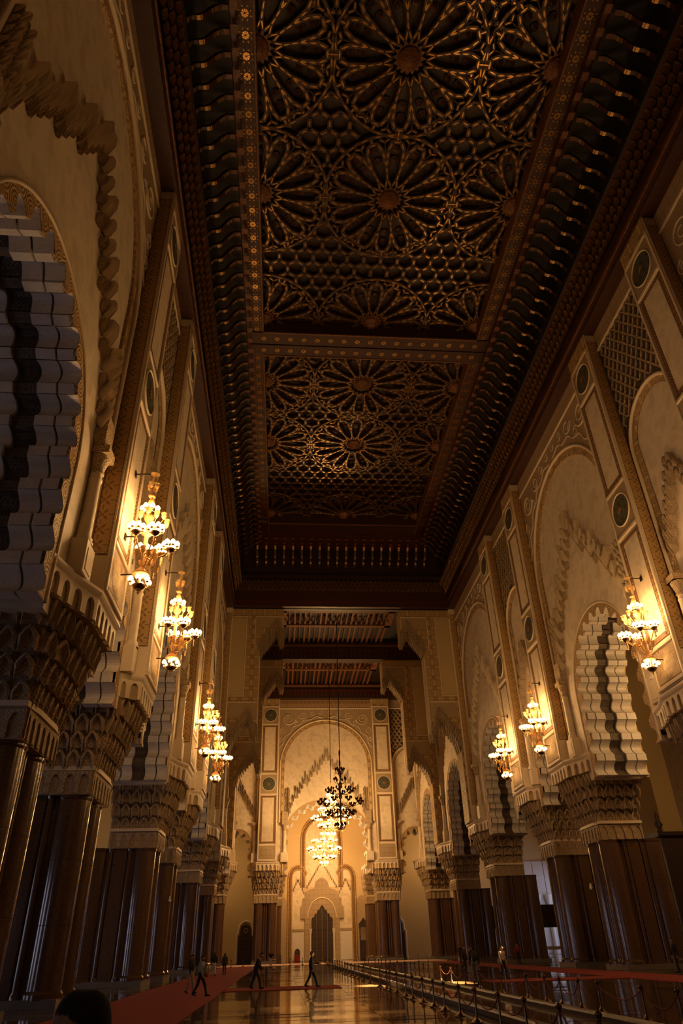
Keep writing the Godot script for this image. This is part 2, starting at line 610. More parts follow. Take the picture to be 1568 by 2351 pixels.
# ---------------------------------------------------------------- pilaster
func make_pilaster(parent: Node, tr: Transform3D) -> Node3D:
	var o := holder("pilaster", parent, tr)
	var b := MB.new()
	b.box(Vector3(-1.6, 14.4, -1.2), Vector3(1.6, TOP, -0.06))
	for s in [-1.0, 1.0]:
		b.box(Vector3(s * 1.6, 14.4, -0.14), Vector3(s * 1.66, TOP, -0.06))
	part("body", b, M.cream, o)
	for s in [-1.0, 1.0]:
		var sb := MB.new()
		sb.box(Vector3(s * 1.6, 16.2, -0.86), Vector3(s * 1.63, 41.2, -0.2))
		part("side_band", sb, M.brown_band, o)
		var rope := MB.new()
		for z in [-0.9, -0.16]:
			rope.box(Vector3(s * 1.6, 16.1, z - 0.035), Vector3(s * 1.65, 41.3, z + 0.035))
		rope.box(Vector3(s * 1.6, 16.06, -0.93), Vector3(s * 1.65, 16.14, -0.13))
		part("side_edging", rope, M.border, o)
	var f := MB.new()      # raised frame round the panels
	for x in [-1.5, 1.5]:
		f.slab(Vector3(x - 0.1, 14.45, -0.06), Vector3(x + 0.1, 40.5, 0.05), 0.03)
	for y in [14.55, 16.85, 24.98, 28.42, 37.2, 40.45]:
		f.slab(Vector3(-1.4, y - 0.11, -0.06), Vector3(1.4, y + 0.11, 0.07), 0.03)
	part("frame_moulding", f, M.cream, o)
	var tp := MB.new()
	tp.slab(Vector3(-1.58, 40.6, -0.06), Vector3(1.58, TOP - 0.02, 0.0), 0.03)
	part("top_panel", tp, M.girih, o)
	for span in [[17.0, 24.85], [28.55, 37.08]]:
		var p := MB.new()
		p.box(Vector3(-0.95, span[0] + 0.45, -0.06), Vector3(0.95, span[1] - 0.45, -0.02))
		part("panel", p, M.plaster, o)
		var e := MB.new()
		for x in [-1.17, 1.17]:
			e.slab(Vector3(x - 0.17, span[0] + 0.1, -0.06), Vector3(x + 0.17, span[1] - 0.1, 0.0), 0.03)
		for y in [span[0] + 0.27, span[1] - 0.27]:
			e.slab(Vector3(-0.98, y - 0.15, -0.06), Vector3(0.98, y + 0.15, 0.0), 0.03)
		part("panel_border", e, M.border, o)
	for y in [26.7, 38.83]:
		var g := MB.new()
		g.slab(Vector3(-1.38, y - 1.55, -0.06), Vector3(1.38, y + 1.55, 0.0), 0.03)
		part("roundel_ground", g, M.carved_fine, o)
		inst("roundel", shape.roundel, M.mosaic, o, Transform3D(Basis(), Vector3(0, y, 0.0)))
		inst("roundel_ring", shape.roundel_ring, M.cream, o, Transform3D(Basis(), Vector3(0, y, 0.03)))
		inst("roundel_flower", shape.roundel_flower, M.border, o, Transform3D(Basis(), Vector3(0, y, 0.06)))
	var bp := MB.new()
	bp.slab(Vector3(-1.35, 14.75, -0.06), Vector3(1.35, 16.68, 0.01), 0.04)
	part("base_panel", bp, M.carved_fine, o)
	inst("base_medallion", shape.medallion, M.carved, o, Transform3D(Basis(), Vector3(0, 15.7, 0.02)))
	return o


# ---------------------------------------------------------------- arches
class ArchLine:
	# the outer line of a lower arch: a straight foot and a slightly pointed head
	var pts := PackedVector2Array()
	var out := PackedVector2Array()
	var cum := PackedFloat32Array()

	func _init(half: float, foot: float, spring: float, crown: float) -> void:
		for k in 7:
			pts.append(Vector2(half, lerpf(foot, spring, k / 6.0)))
		for k in range(1, 29):
			var g := PI / 2 * k / 28.0
			pts.append(Vector2(half * cos(g), spring + (crown - spring) * pow(sin(g), 0.97)))
		var l := 0.0
		for i in pts.size():
			if i > 0:
				l += pts[i].distance_to(pts[i - 1])
			cum.append(l)
			var d := (pts[mini(i + 1, pts.size() - 1)] - pts[maxi(i - 1, 0)]).normalized()
			out.append(Vector2(d.y, -d.x))

	func total() -> float:
		return cum[cum.size() - 1]

	# the point at length s along the right half, moved in towards the opening
	func p(s: float, inward: float) -> Vector2:
		var k := 1
		while k < cum.size() - 1 and cum[k] < s:
			k += 1
		var f := clampf((s - cum[k - 1]) / maxf(cum[k] - cum[k - 1], 1e-6), 0.0, 1.0)
		return pts[k - 1].lerp(pts[k], f) - out[k - 1].lerp(out[k], f).normalized() * inward


func foil(f: float) -> float:
	# how far the soffit stands in from the outer line, f along one lobe and its cusp
	if f < 0.66:
		return 0.78 - 0.5 * sin(PI * f / 0.66)
	return 0.86


func foil_steps() -> Array:
	var a := []
	for k in 9:
		a.append(0.66 * k / 8.0)
	return a


func make_arch(o: Node3D, cv: ArchLine, lobes: int, zs: Array, single: bool, trim: Material, block: Material) -> void:
	var pitch := cv.total() / (lobes + 0.33)
	# face trim
	var z_face: float = zs[0] + 0.02
	for s in [1.0, -1.0]:
		var m := MB.new()
		var prev := PackedVector3Array()
		for j in lobes + 1:
			for f in foil_steps() + [0.661, 1.0]:
				var at_s: float = minf((j + f) * pitch, cv.total())
				var a := cv.p(at_s, 0.0)
				var b := cv.p(at_s, foil(f))
				b.x = maxf(b.x, 0.0)
				var row := PackedVector3Array([Vector3(a.x * s, a.y, z_face), Vector3(b.x * s, b.y, z_face), Vector3(b.x * s, b.y, z_face - 0.14)])
				if prev.size():
					m.q(prev[0], row[0], row[1], prev[1], Vector3(0, 0, 1))
					m.q(prev[1], row[1], row[2], prev[2], Vector3(-s, -0.2, 0))
				prev = row
				if at_s >= cv.total():
					break
		part("arch_trim", m, trim, o)
		var rim := MB.new()
		var path := PackedVector3Array()
		for k in 30:
			var a := cv.p(cv.total() * k / 29.0, -0.06)
			path.append(Vector3(a.x * s, a.y, z_face))
		rim.tube(path, 0.09, 5)
		part("arch_rim", rim, M.cream, o)
	# blocks of the soffit, each a stone of its own, and the dark carved strip between them
	var merged := MB.new()
	var strip := MB.new()
	var core := MB.new()
	for s in [1.0, -1.0]:
		for j in lobes + 1:
			for kind in 2:
				var fs: Array = foil_steps() if kind == 0 else [0.66, 1.0]
				if j == lobes and kind == 1:
					continue
				var inn := PackedVector2Array()
				var outp := PackedVector2Array()
				var deep := PackedVector2Array()
				for f in fs:
					var f2: float = lerpf(0.012, 0.648, f / 0.66) if kind == 0 else (0.672 if f < 0.8 else 0.988)
					var at_s := minf((j + f2) * pitch, cv.total())
					var a := cv.p(at_s, foil(f))
					var b := cv.p(at_s, 0.12)
					a.x = maxf(a.x, 0.01)
					b.x = maxf(b.x, 0.01)
					inn.append(Vector2(a.x * s, a.y))
					outp.append(Vector2(b.x * s, b.y))
					var e := cv.p(at_s, foil(f) - 0.2)
					deep.append(Vector2(maxf(e.x, 0.01) * s, e.y))
					if at_s >= cv.total():
						break
				if inn.size() < 2:
					continue
				var poly := inn.duplicate()
				for k in range(outp.size() - 1, -1, -1):
					poly.append(outp[k])
				if Geometry2D.triangulate_polygon(poly).size() == 0:
					continue
				var piece: ArrayMesh = null
				for col in range(0, zs.size(), 2):
					if zs[col + 1] > zs[col]:
						continue
					var wdt: float = zs[col] - zs[col + 1]
					if single:
						merged.prism(poly, zs[col + 1], zs[col])
					else:
						if piece == null:
							var pm := MB.new()
							pm.prism(poly, -wdt, 0.0)
							piece = pm.mesh()
						inst("voussoir", piece, block, o, Transform3D(Basis(), Vector3(0, 0, zs[col])))
				for k in deep.size() - 1:
					strip.q(Vector3(deep[k].x, deep[k].y, zs[0]), Vector3(deep[k + 1].x, deep[k + 1].y, zs[0]), Vector3(deep[k + 1].x, deep[k + 1].y, zs[zs.size() - 1]), Vector3(deep[k].x, deep[k].y, zs[zs.size() - 1]), Vector3(-s, -0.3, 0))
	if single:
		part("voussoirs", merged, block, o).set_meta("kind", "stuff")
	part("soffit_strip", strip, M.dark_carving, o)


func big_bay(parent: Node, tr: Transform3D, detail := 2, wide := false) -> Node3D:
	# one wide bay between two pilasters: local x along the wall, z = 0 at the pilasters' face
	var o := holder("arch_bay", parent, tr)
	var hw := 8.72
	var yc := 29.8
	var cv: ArchLine = ArchLine.new(7.6 if wide else 5.5, 12.4, 18.0 if wide else 18.3, 24.3 if wide else 24.0)
	# backing
	var b := MB.new()
	b.box(Vector3(-8.8, 25.2, -5.25), Vector3(8.8, TOP, -1.3))
	for s in [-1.0, 1.0]:
		b.box(Vector3(s * (7.9 if wide else 6.0), 12.4, -5.25), Vector3(s * 8.8, 25.2, -1.3))
	part("masonry", b, M.plaster, o)
	# tympanum with the arch cut out
	var poly := PackedVector2Array()
	poly.append(Vector2(-7.9, 14.0))
	for k in 33:
		var g := PI - PI * k / 32.0
		poly.append(Vector2(7.9 * cos(g), yc + 7.9 * sin(g)))
	poly.append(Vector2(7.9, 14.0))
	var hole := PackedVector2Array()
	for p in cv.pts:
		if p.y > 14.0:
			hole.append(p)
	poly.append(Vector2(cv.pts[0].x, 14.0))
	for p in hole:
		poly.append(p)
	for k in range(hole.size() - 2, -1, -1):
		poly.append(Vector2(-hole[k].x, hole[k].y))
	poly.append(Vector2(-cv.pts[0].x, 14.0))
	var tm := MB.new()
	tm.prism(poly, -1.32, -1.1, false)
	part("tympanum", tm, M.plaster, o)
	# the same wall seen from the aisle
	var bk := MB.new()
	var poly2 := PackedVector2Array([Vector2(-10.3, 12.4), Vector2(-10.3, 27), Vector2(10.3, 27), Vector2(10.3, 12.4)])
	for p in cv.pts:
		poly2.append(p)
	for k in range(cv.pts.size() - 2, -1, -1):
		poly2.append(Vector2(-cv.pts[k].x, cv.pts[k].y))
	bk.prism(poly2, -5.3, -5.5)
	part("aisle_face", bk, M.ochre, o)
	# frieze under the cornice
	var fr := MB.new()
	fr.box(Vector3(-hw, 40.45, -1.3), Vector3(hw, TOP, -0.9))
	part("frieze", fr, M.script if wide else M.carved, o)
	var fm := MB.new()
	fm.slab(Vector3(-hw, 40.2, -1.3), Vector3(hw, 40.45, -0.8), 0.06)
	part("frieze_moulding", fm, M.cream, o)
	# spandrels
	for s in [-1.0, 1.0]:
		var sp := PackedVector2Array([Vector2(0, 40.2), Vector2(s * hw, 40.2), Vector2(s * hw, 20.5), Vector2(s * 8.5, 20.5)])
		for k in 17:
			var g := PI / 2 * k / 16.0
			sp.append(Vector2(s * 8.5 * cos(g), yc + 8.5 * sin(g)))
		var m := MB.new()
		m.prism(sp, -1.3, -0.9, false)
		part("spandrel", m, M.carved_fine, o)
		var sc := MB.new()
		var list := [[6.95, 38.35, 1.15, 1.9, 1.0, PI], [4.3, 39.05, 0.75, 1.6, -1.0, 0.0], [2.5, 39.45, 0.5, 1.5, 1.0, PI], [8.0, 36.2, 0.6, 1.5, -1.0, PI / 2], [8.25, 34.6, 0.42, 1.5, 1.0, -PI / 2], [5.6, 37.6, 0.5, 1.4, 1.0, 0.0], [0.75, 39.6, 0.42, 1.4, -1.0, 0.0]]
		for a in list:
			var path := spiral(a[0], a[1], a[2], a[3], a[4], a[5])
			for i in path.size():
				path[i] = Vector3(path[i].x * s, path[i].y, -0.88)
			sc.tube(path, 0.1 if a[2] > 0.6 else 0.07, 5, 0.5)
		var link := PackedVector3Array()
		for k in 20:
			var g := lerpf(0.28, PI / 2 - 0.05, k / 19.0)
			var rr := 8.95 + 0.22 * sin(k * 1.6) + 0.25 * sin(2.0 * g)
			link.append(Vector3(s * rr * cos(g), yc + rr * sin(g), -0.88))
		sc.tube(link, 0.08, 5)
		part("spandrel_scroll", sc, M.cream, o)
	# archivolt: light roll, patterned band
	var roll := MB.new()
	var ring := MB.new()
	var pa := PackedVector3Array()
	var ro := PackedVector3Array()
	var ri := PackedVector3Array()
	var inner_edge := PackedVector3Array()
	for k in 45:
		var g := PI * k / 44.0
		var cs := Vector2(cos(g), sin(g))
		pa.append(Vector3(8.36 * cs.x, yc + 8.36 * cs.y, -0.88))
		ro.append(Vector3(8.25 * cs.x, yc + 8.25 * cs.y, -0.95))
		ri.append(Vector3(7.6 * cs.x, yc + 7.6 * cs.y, -0.95))
		inner_edge.append(Vector3(7.6 * cs.x, yc + 7.6 * cs.y, -1.12))
	for lst in [pa, ro, ri, inner_edge]:
		var first: Vector3 = lst[0]
		var last: Vector3 = lst[lst.size() - 1]
		lst.insert(0, Vector3(first.x, 20.5, first.z))
		lst.append(Vector3(last.x, 20.5, last.z))
	roll.tube(pa, 0.14, 6)
	ring.band(ro, ri, Vector3(0, 0, 1))
	for i in ri.size() - 1:
		ring.q(ri[i], ri[i + 1], inner_edge[i + 1], inner_edge[i], Vector3(-ri[i].x, yc - ri[i].y, 0))
	part("archivolt_roll", roll, M.cream, o)
	part("archivolt_band", ring, M.girih, o)
	# stalactite gable; on the far bays too small to pick apart
	var pile := MB.new()
	var cell := stalactite()
	for s in [-1.0, 1.0]:
		for i in 16:
			var x := 0.44 * i + 0.22
			var y := 31.2 - 0.5 * i
			if i > 11:
				y -= 0.42 * (i - 11)
			var step := -0.5 * (3 - (i % 4)) + 0.75
			var grow := 1.3 if i % 4 == 0 else 1.0
			for h in (2 if detail > 1 else 1):
				var hx := x + (0.11 if h == 1 else -0.11) if detail > 1 else x
				var wx := 0.42 if detail > 1 else 0.8
				var t0 := Transform3D(Basis().scaled(Vector3(wx, grow, 1.0)), Vector3(s * hx, y - step * 0.6 + 0.16 * h, -1.12))
				var t1 := Transform3D(Basis().scaled(Vector3(wx * 0.95, 0.7, 0.6)), Vector3(s * (hx + 0.11), y - step * 0.6 - 0.8 + 0.1 * h, -1.12))
				if detail > 1:
					inst("stalactite", shape.drop, M.cream, o, t0)
					inst("stalactite", shape.drop, M.stalactite, o, t1)
				else:
					pile.add(cell, t0)
					pile.add(cell, t1)
		for i in 6:
			for r in (4 if detail > 1 else 2):
				var fx := 6.72 + (0.24 * r if detail > 1 else 0.45 * r)
				var t2 := Transform3D(Basis().scaled(Vector3(0.5 if detail > 1 else 1.0, 0.66, 0.9 - 0.2 * (r % 2))), Vector3(s * fx, 22.25 + 0.66 * i - 0.12 * (r % 2), -1.12))
				if detail > 1:
					inst("stalactite", shape.drop, M.cream if r % 2 == 0 else M.stalactite, o, t2)
				else:
					pile.add(cell, t2)
	if detail < 2:
		part("stalactites", pile, M.stalactite, o).set_meta("kind", "stuff")
	# columnettes under the archivolt
	for s in [-1.0, 1.0]:
		var pd := MB.new()
		pd.slab(Vector3(s * 7.35 - 0.62, 14.3, -1.3), Vector3(s * 7.35 + 0.62, 15.75, -0.45), 0.04)
		pd.slab(Vector3(s * 7.35 - 0.4, 14.5, -0.5), Vector3(s * 7.35 + 0.4, 15.45, -0.42), 0.03)
		part("pedestal", pd, M.cream, o)
		inst("columnette", shape.columnette, M.plaster, o, Transform3D(Basis(), Vector3(s * 7.35, 15.75, -0.85)))
		inst("columnette_capital", shape.small_capital, M.carved, o, Transform3D(Basis(), Vector3(s * 7.35, 19.2, -0.85)))
		var im := MB.new()
		im.slab(Vector3(s * 7.35 - 0.55, 20.5, -1.3), Vector3(s * 7.35 + 0.55, 22.2, -0.6), 0.05)
		part("impost", im, M.carved, o)
	make_arch(o, cv, 9 if wide else 9, [-1.12, -1.86, -1.95, -2.69, -3.65, -4.39, -4.48, -5.22], detail < 2, M.swirl, M.stone)
	return o


func small_bay(parent: Node, tr: Transform3D, detail := 2) -> Node3D:
	var o := holder("narrow_bay", parent, tr)
	var hw := 3.57
	var yc := 30.0
	var cv: ArchLine = ArchLine.new(2.75, 12.4, 16.4, 19.6)
	var b := MB.new()
	b.box(Vector3(-3.6, 20.5, -5.25), Vector3(3.6, TOP, -1.4))
	for s in [-1.0, 1.0]:
		b.box(Vector3(s * 2.95, 12.4, -5.25), Vector3(s * 3.6, 20.5, -1.4))
	part("masonry", b, M.plaster, o)
	var poly := PackedVector2Array()
	poly.append(Vector2(-3.57, 14.0))
	for k in 25:
		var g := PI - PI * k / 24.0
		poly.append(Vector2(3.5 * cos(g), yc + 3.5 * sin(g)))
	poly.append(Vector2(3.57, 14.0))
	poly.append(Vector2(2.75, 14.0))
	var hole := PackedVector2Array()
	for p in cv.pts:
		if p.y > 14.0:
			hole.append(p)
			poly.append(p)
	for k in range(hole.size() - 2, -1, -1):
		poly.append(Vector2(-hole[k].x, hole[k].y))
	poly.append(Vector2(-2.75, 14.0))
	var tm := MB.new()
	tm.prism(poly, -1.42, -1.2, false)
	part("tympanum", tm, M.plaster, o)
	var fr := MB.new()
	fr.box(Vector3(-hw, 40.45, -1.4), Vector3(hw, TOP, -0.9))
	part("frieze", fr, M.carved, o)
	var fm := MB.new()
	fm.slab(Vector3(-hw, 40.2, -1.4), Vector3(hw, 40.45, -0.8), 0.06)
	part("frieze_moulding", fm, M.cream, o)
	var sp := PackedVector2Array([Vector2(-hw, 20.5), Vector2(-hw, 40.2), Vector2(hw, 40.2), Vector2(hw, 20.5), Vector2(3.4, 20.5)])
	for k in 25:
		var g := PI * k / 24.0
		sp.append(Vector2(3.4 * cos(g), yc + 3.4 * sin(g)))
	sp.append(Vector2(-3.4, 20.5))
	var sm := MB.new()
	sm.prism(sp, -1.4, -1.02, false)
	part("spandrel", sm, M.dark_carving, o)
	# lozenge lattice standing on it
	var lt := MB.new()
	var cw := 0.82
	var ch := 1.15
	for r in 18:
		for k in range(-6, 7):
			var cx := k * cw + (cw / 2 if r % 2 else 0.0)
			var cy := 31.0 + r * ch / 2
			for q in 4:
				var p0 := Vector2(cx, cy + ch * 0.5) if q < 2 else Vector2(cx, cy - ch * 0.5)
				var p1 := Vector2(cx + (cw / 2 if q % 2 else -cw / 2), cy)
				var mid := (p0 + p1) / 2
				if absf(mid.x) > hw - 0.1 or mid.y > 40.15 or (mid - Vector2(0, yc)).length() < 3.62 or q > 1:
					continue
				lt.bar(p0, p1, 0.085, 0.085, 0.16, 0.04, -1.02)
			if absf(cx) < hw - 0.3 and cy < 39.9 and (Vector2(cx, cy + 0.2) - Vector2(0, yc)).length() > 3.8:
				lt.bar(Vector2(cx, cy + 0.12), Vector2(cx, cy + 0.42), 0.06, 0.03, 0.2, 0.02, -1.02)
	part("lattice", lt, M.carved, o)
	var roll := MB.new()
	var ring := MB.new()
	var pa := PackedVector3Array()
	var ro := PackedVector3Array()
	var ri := PackedVector3Array()
	for k in 33:
		var g := PI * k / 32.0
		var cs := Vector2(cos(g), sin(g))
		pa.append(Vector3(3.3 * cs.x, yc + 3.3 * cs.y, -0.95))
		ro.append(Vector3(3.2 * cs.x, yc + 3.2 * cs.y, -1.05))
		ri.append(Vector3(2.75 * cs.x, yc + 2.75 * cs.y, -1.15))
	for lst in [pa, ro, ri]:
		var first: Vector3 = lst[0]
		var last: Vector3 = lst[lst.size() - 1]
		lst.insert(0, Vector3(first.x, 20.5, first.z))
		lst.append(Vector3(last.x, 20.5, last.z))
	roll.tube(pa, 0.14, 6)
	ring.band(ro, ri, Vector3(0, 0, 1))
	part("archivolt_roll", roll, M.cream, o)
	part("archivolt_band", ring, M.girih, o)
	var pile := MB.new()
	var cell := stalactite()
	for s in [-1.0, 1.0]:
		for i in 6:
			for r in 2:
				pile.add(cell, Transform3D(Basis().scaled(Vector3(0.9, 1, 1)), Vector3(s * (0.44 * i + 0.22), 26.6 - 0.8 * i - 0.72 * r, -1.2)))
	part("stalactites", pile, M.stalactite, o).set_meta("kind", "stuff")
	for s in [-1.0, 1.0]:
		var pd := MB.new()
		pd.slab(Vector3(s * 3.0 - 0.5, 14.3, -1.4), Vector3(s * 3.0 + 0.5, 15.75, -0.6), 0.04)
		part("pedestal", pd, M.cream, o)
		inst("columnette", shape.columnette, M.plaster, o, Transform3D(Basis(), Vector3(s * 3.0, 15.75, -0.95)))
		inst("columnette_capital", shape.small_capital, M.carved, o, Transform3D(Basis(), Vector3(s * 3.0, 19.2, -0.95)))
	make_arch(o, cv, 5, [-1.22, -1.9, -1.98, -2.69, -3.65, -4.39, -4.48, -5.22], true, M.swirl, M.stone)
	return o


# ---------------------------------------------------------------- piers
func offset_ring(base: Array, top: Array, k: float) -> PackedVector2Array:
	var p := PackedVector2Array()
	for i in base.size():
		p.append((base[i] as Vector2).lerp(top[i], k))
	return p


func loft(m: MB, a: PackedVector2Array, ya: float, b: PackedVector2Array, yb: float) -> void:
	var ca := Vector2.ZERO
	for p in a:
		ca += p
	ca /= a.size()
	for i in a.size():
		var j := (i + 1) % a.size()
		var mid := (a[i] + a[j]) / 2 - ca
		m.q(Vector3(a[i].x, ya, -a[i].y), Vector3(a[j].x, ya, -a[j].y), Vector3(b[j].x, yb, -b[j].y), Vector3(b[i].x, yb, -b[i].y), Vector3(mid.x, 0, -mid.y))


func lid(m: MB, a: PackedVector2Array, y: float, up: bool) -> void:
	var ids := Geometry2D.triangulate_polygon(a)
	for i in range(0, ids.size(), 3):
		m.t(Vector3(a[ids[i]].x, y, -a[ids[i]].y), Vector3(a[ids[i + 1]].x, y, -a[ids[i + 1]].y), Vector3(a[ids[i + 2]].x, y, -a[ids[i + 2]].y), Vector3.UP if up else Vector3.DOWN)


# ring points are (u, depth into the wall); the depth axis runs along -z
func make_pier(o: Node3D, wide_lo: bool, wide_hi: bool, fine := true) -> void:
	# the shafts stand close together; the capital spreads out to meet the wide arch on either side
	var lo := -1.95
	var hi := 1.95
	var deep := 6.9
	var lt := -4.85 if wide_lo else -2.45
	var ht := 4.85 if wide_hi else 2.45
	var bl := -1.75
	var bh := 1.75
	var base := [Vector2(lo, 5.3), Vector2(lo, 1.9), Vector2(lo * 0.8, 1.9), Vector2(lo * 0.5, 1.9), Vector2(hi * 0.5, 1.9), Vector2(hi * 0.8, 1.9), Vector2(hi, 1.9), Vector2(hi, 5.3)]
	var top := [Vector2(lt, 5.3), Vector2(lt, 1.1), Vector2(lerpf(lt, bl, 0.5), 0.72), Vector2(bl, 0.08), Vector2(bh, 0.08), Vector2(lerpf(ht, bh, 0.5), 0.72), Vector2(ht, 1.1), Vector2(ht, 5.3)]
	# shafts of polished granite
	var core := MB.new()
	core.box(Vector3(lo + 0.4, 0.0, -(deep - 0.2)), Vector3(hi - 0.4, 8.45, -2.55))
	part("core", core, M.granite, o)
	for x in [-1.1, 1.1]:
		for z in [2.76, 6.05]:
			inst("column", shape.shaft, M.granite, o, Transform3D(Basis(), Vector3(x, 0, -z)))
	for x in [-0.17, 0.17]:
		inst("slim_shaft", shape.slim, M.granite, o, Transform3D(Basis(), Vector3(x, 0, -2.42)))
	for x in [lo + 0.3, hi - 0.3]:
		for z in [3.72, 5.1]:
			inst("slim_shaft", shape.slim, M.granite, o, Transform3D(Basis(), Vector3(x, 0, -z)))
	for s in [0, 1]:
		var x: float = lo + 0.4 if s == 0 else hi - 0.4
		inst("pilaster_strip", shape.strip, M.granite, o, Transform3D(Basis(Vector3.UP, -PI / 2 if s == 0 else PI / 2).scaled_local(Vector3(1.0, 1, 0.8)), Vector3(x, 0, -4.41)))
	var pl := MB.new()
	pl.box(Vector3(lo - 0.02, 0, -deep), Vector3(hi + 0.02, 0.34, -1.88))
	part("plinth", pl, M.granite_grey, o)
	# carved collar
	var col := MB.new()
	var r0 := offset_ring(base, top, 0.0)
	loft(col, r0, 8.4, r0, 9.55)
	lid(col, r0, 8.4, false)
	var collar := part("collar", col, M.carved_fine, o)
	for i in r0.size() - 1:
		var p := r0[i]
		var q := r0[i + 1]
		var e := q - p
		if e.length() < 0.3:
			continue
		var cnt := maxi(int(round(e.length() / 0.62)), 1)
		var nrm := Vector2(e.y, -e.x).normalized()
		if nrm.dot((p + q) / 2 - Vector2(0, 4.2)) < 0:
			nrm = -nrm
		for c in cnt:
			var g := p + e * ((c + 0.5) / cnt)
			inst("collar_arch", shape.blind, M.carved, collar, Transform3D(Basis(Vector3.UP, atan2(nrm.x, -nrm.y)).scaled_local(Vector3(e.length() / cnt, 1.08, 0.6)), Vector3(g.x, 8.43, -g.y)))
	var cm := MB.new()
	var r01 := offset_ring(base, top, 0.1)
	loft(cm, r01, 9.5, r01, 9.7)
	lid(cm, r01, 9.5, false)
	lid(cm, r01, 9.7, true)
	part("collar_moulding", cm, M.cream, o)
	# stalactite capital in tiers
	var tiers := 4
	var capital := MB.new()
	var ks := [0.0, 0.16, 0.36, 0.58, 0.8]
	for k in tiers:
		var y0 := 9.7 + 0.85 * k
		var a := offset_ring(base, top, ks[k])
		loft(capital, a, y0, a, y0 + 0.85)
		var nx := offset_ring(base, top, ks[k + 1])
		lid(capital, nx, y0 + 0.85, false)
	var cap := part("capital", capital, M.carved, o)
	if true:
		for k in tiers:
			var y0 := 9.7 + 0.85 * k
			var a := offset_ring(base, top, ks[k])
			var wdt := 0.72 if fine else 1.1
			for i in a.size() - 1:
				var p := a[i]
				var q := a[i + 1]
				var e := q - p
				var cnt := maxi(int(round(e.length() / wdt)), 1)
				if e.length() < 0.3:
					continue
				var nrm := Vector2(e.y, -e.x).normalized()     # away from the pier
				if nrm.dot((p + q) / 2 - Vector2((lo + hi) / 2, 4.2)) < 0:
					nrm = -nrm
				for c in cnt:
					var g := p + e * ((c + 0.5) / cnt)
					var tall := 1.5 if k == tiers - 1 and c % 2 == 0 else 1.0
					var bas := Basis(Vector3.UP, atan2(nrm.x, -nrm.y)).scaled_local(Vector3(e.length() / cnt * 0.97, tall * 0.8, 0.34 if k > 0 else 0.24))
					inst("niche", shape.niche, M.carved if k < 2 else M.carved_fine, cap, Transform3D(bas, Vector3(g.x, y0, -g.y)))
	# blind arcade and ledge
	var lf := MB.new()
	var r8 := offset_ring(base, top, 0.86)
	var r9 := offset_ring(base, top, 0.94)
	loft(lf, r8, 13.05, r8, 14.0)
	lid(lf, r8, 13.05, false)
	part("arcade_ground", lf, M.carved_fine, o)
	for i in range(1, r9.size() - 2):
		var p := r9[i]
		var q := r9[i + 1]
		var e := q - p
		var cnt := maxi(int(round(e.length() / 0.75)), 1)
		var nrm := Vector2(e.y, -e.x).normalized()
		if nrm.dot((p + q) / 2 - Vector2((lo + hi) / 2, 4.2)) < 0:
			nrm = -nrm
		for c in cnt:
			var g := p + e * ((c + 0.5) / cnt) - nrm * 0.14
			inst("arcade_arch", shape.blind, M.cream, o, Transform3D(Basis(Vector3.UP, atan2(nrm.x, -nrm.y)).scaled_local(Vector3(e.length() / cnt, 1, 1)), Vector3(g.x, 13.05, -g.y)))
	var lg := MB.new()
	var prof := [[0.93, 13.95], [0.96, 14.02], [1.0, 14.1], [1.03, 14.2], [1.03, 14.32], [0.98, 14.36]]
	for k in prof.size() - 1:
		loft(lg, offset_ring(base, top, prof[k][0]), prof[k][1], offset_ring(base, top, prof[k + 1][0]), prof[k + 1][1])
	lid(lg, offset_ring(base, top, 0.93), 13.95, false)
	lid(lg, offset_ring(base, top, 0.98), 14.36, true)
	part("ledge", lg, M.cream, o)


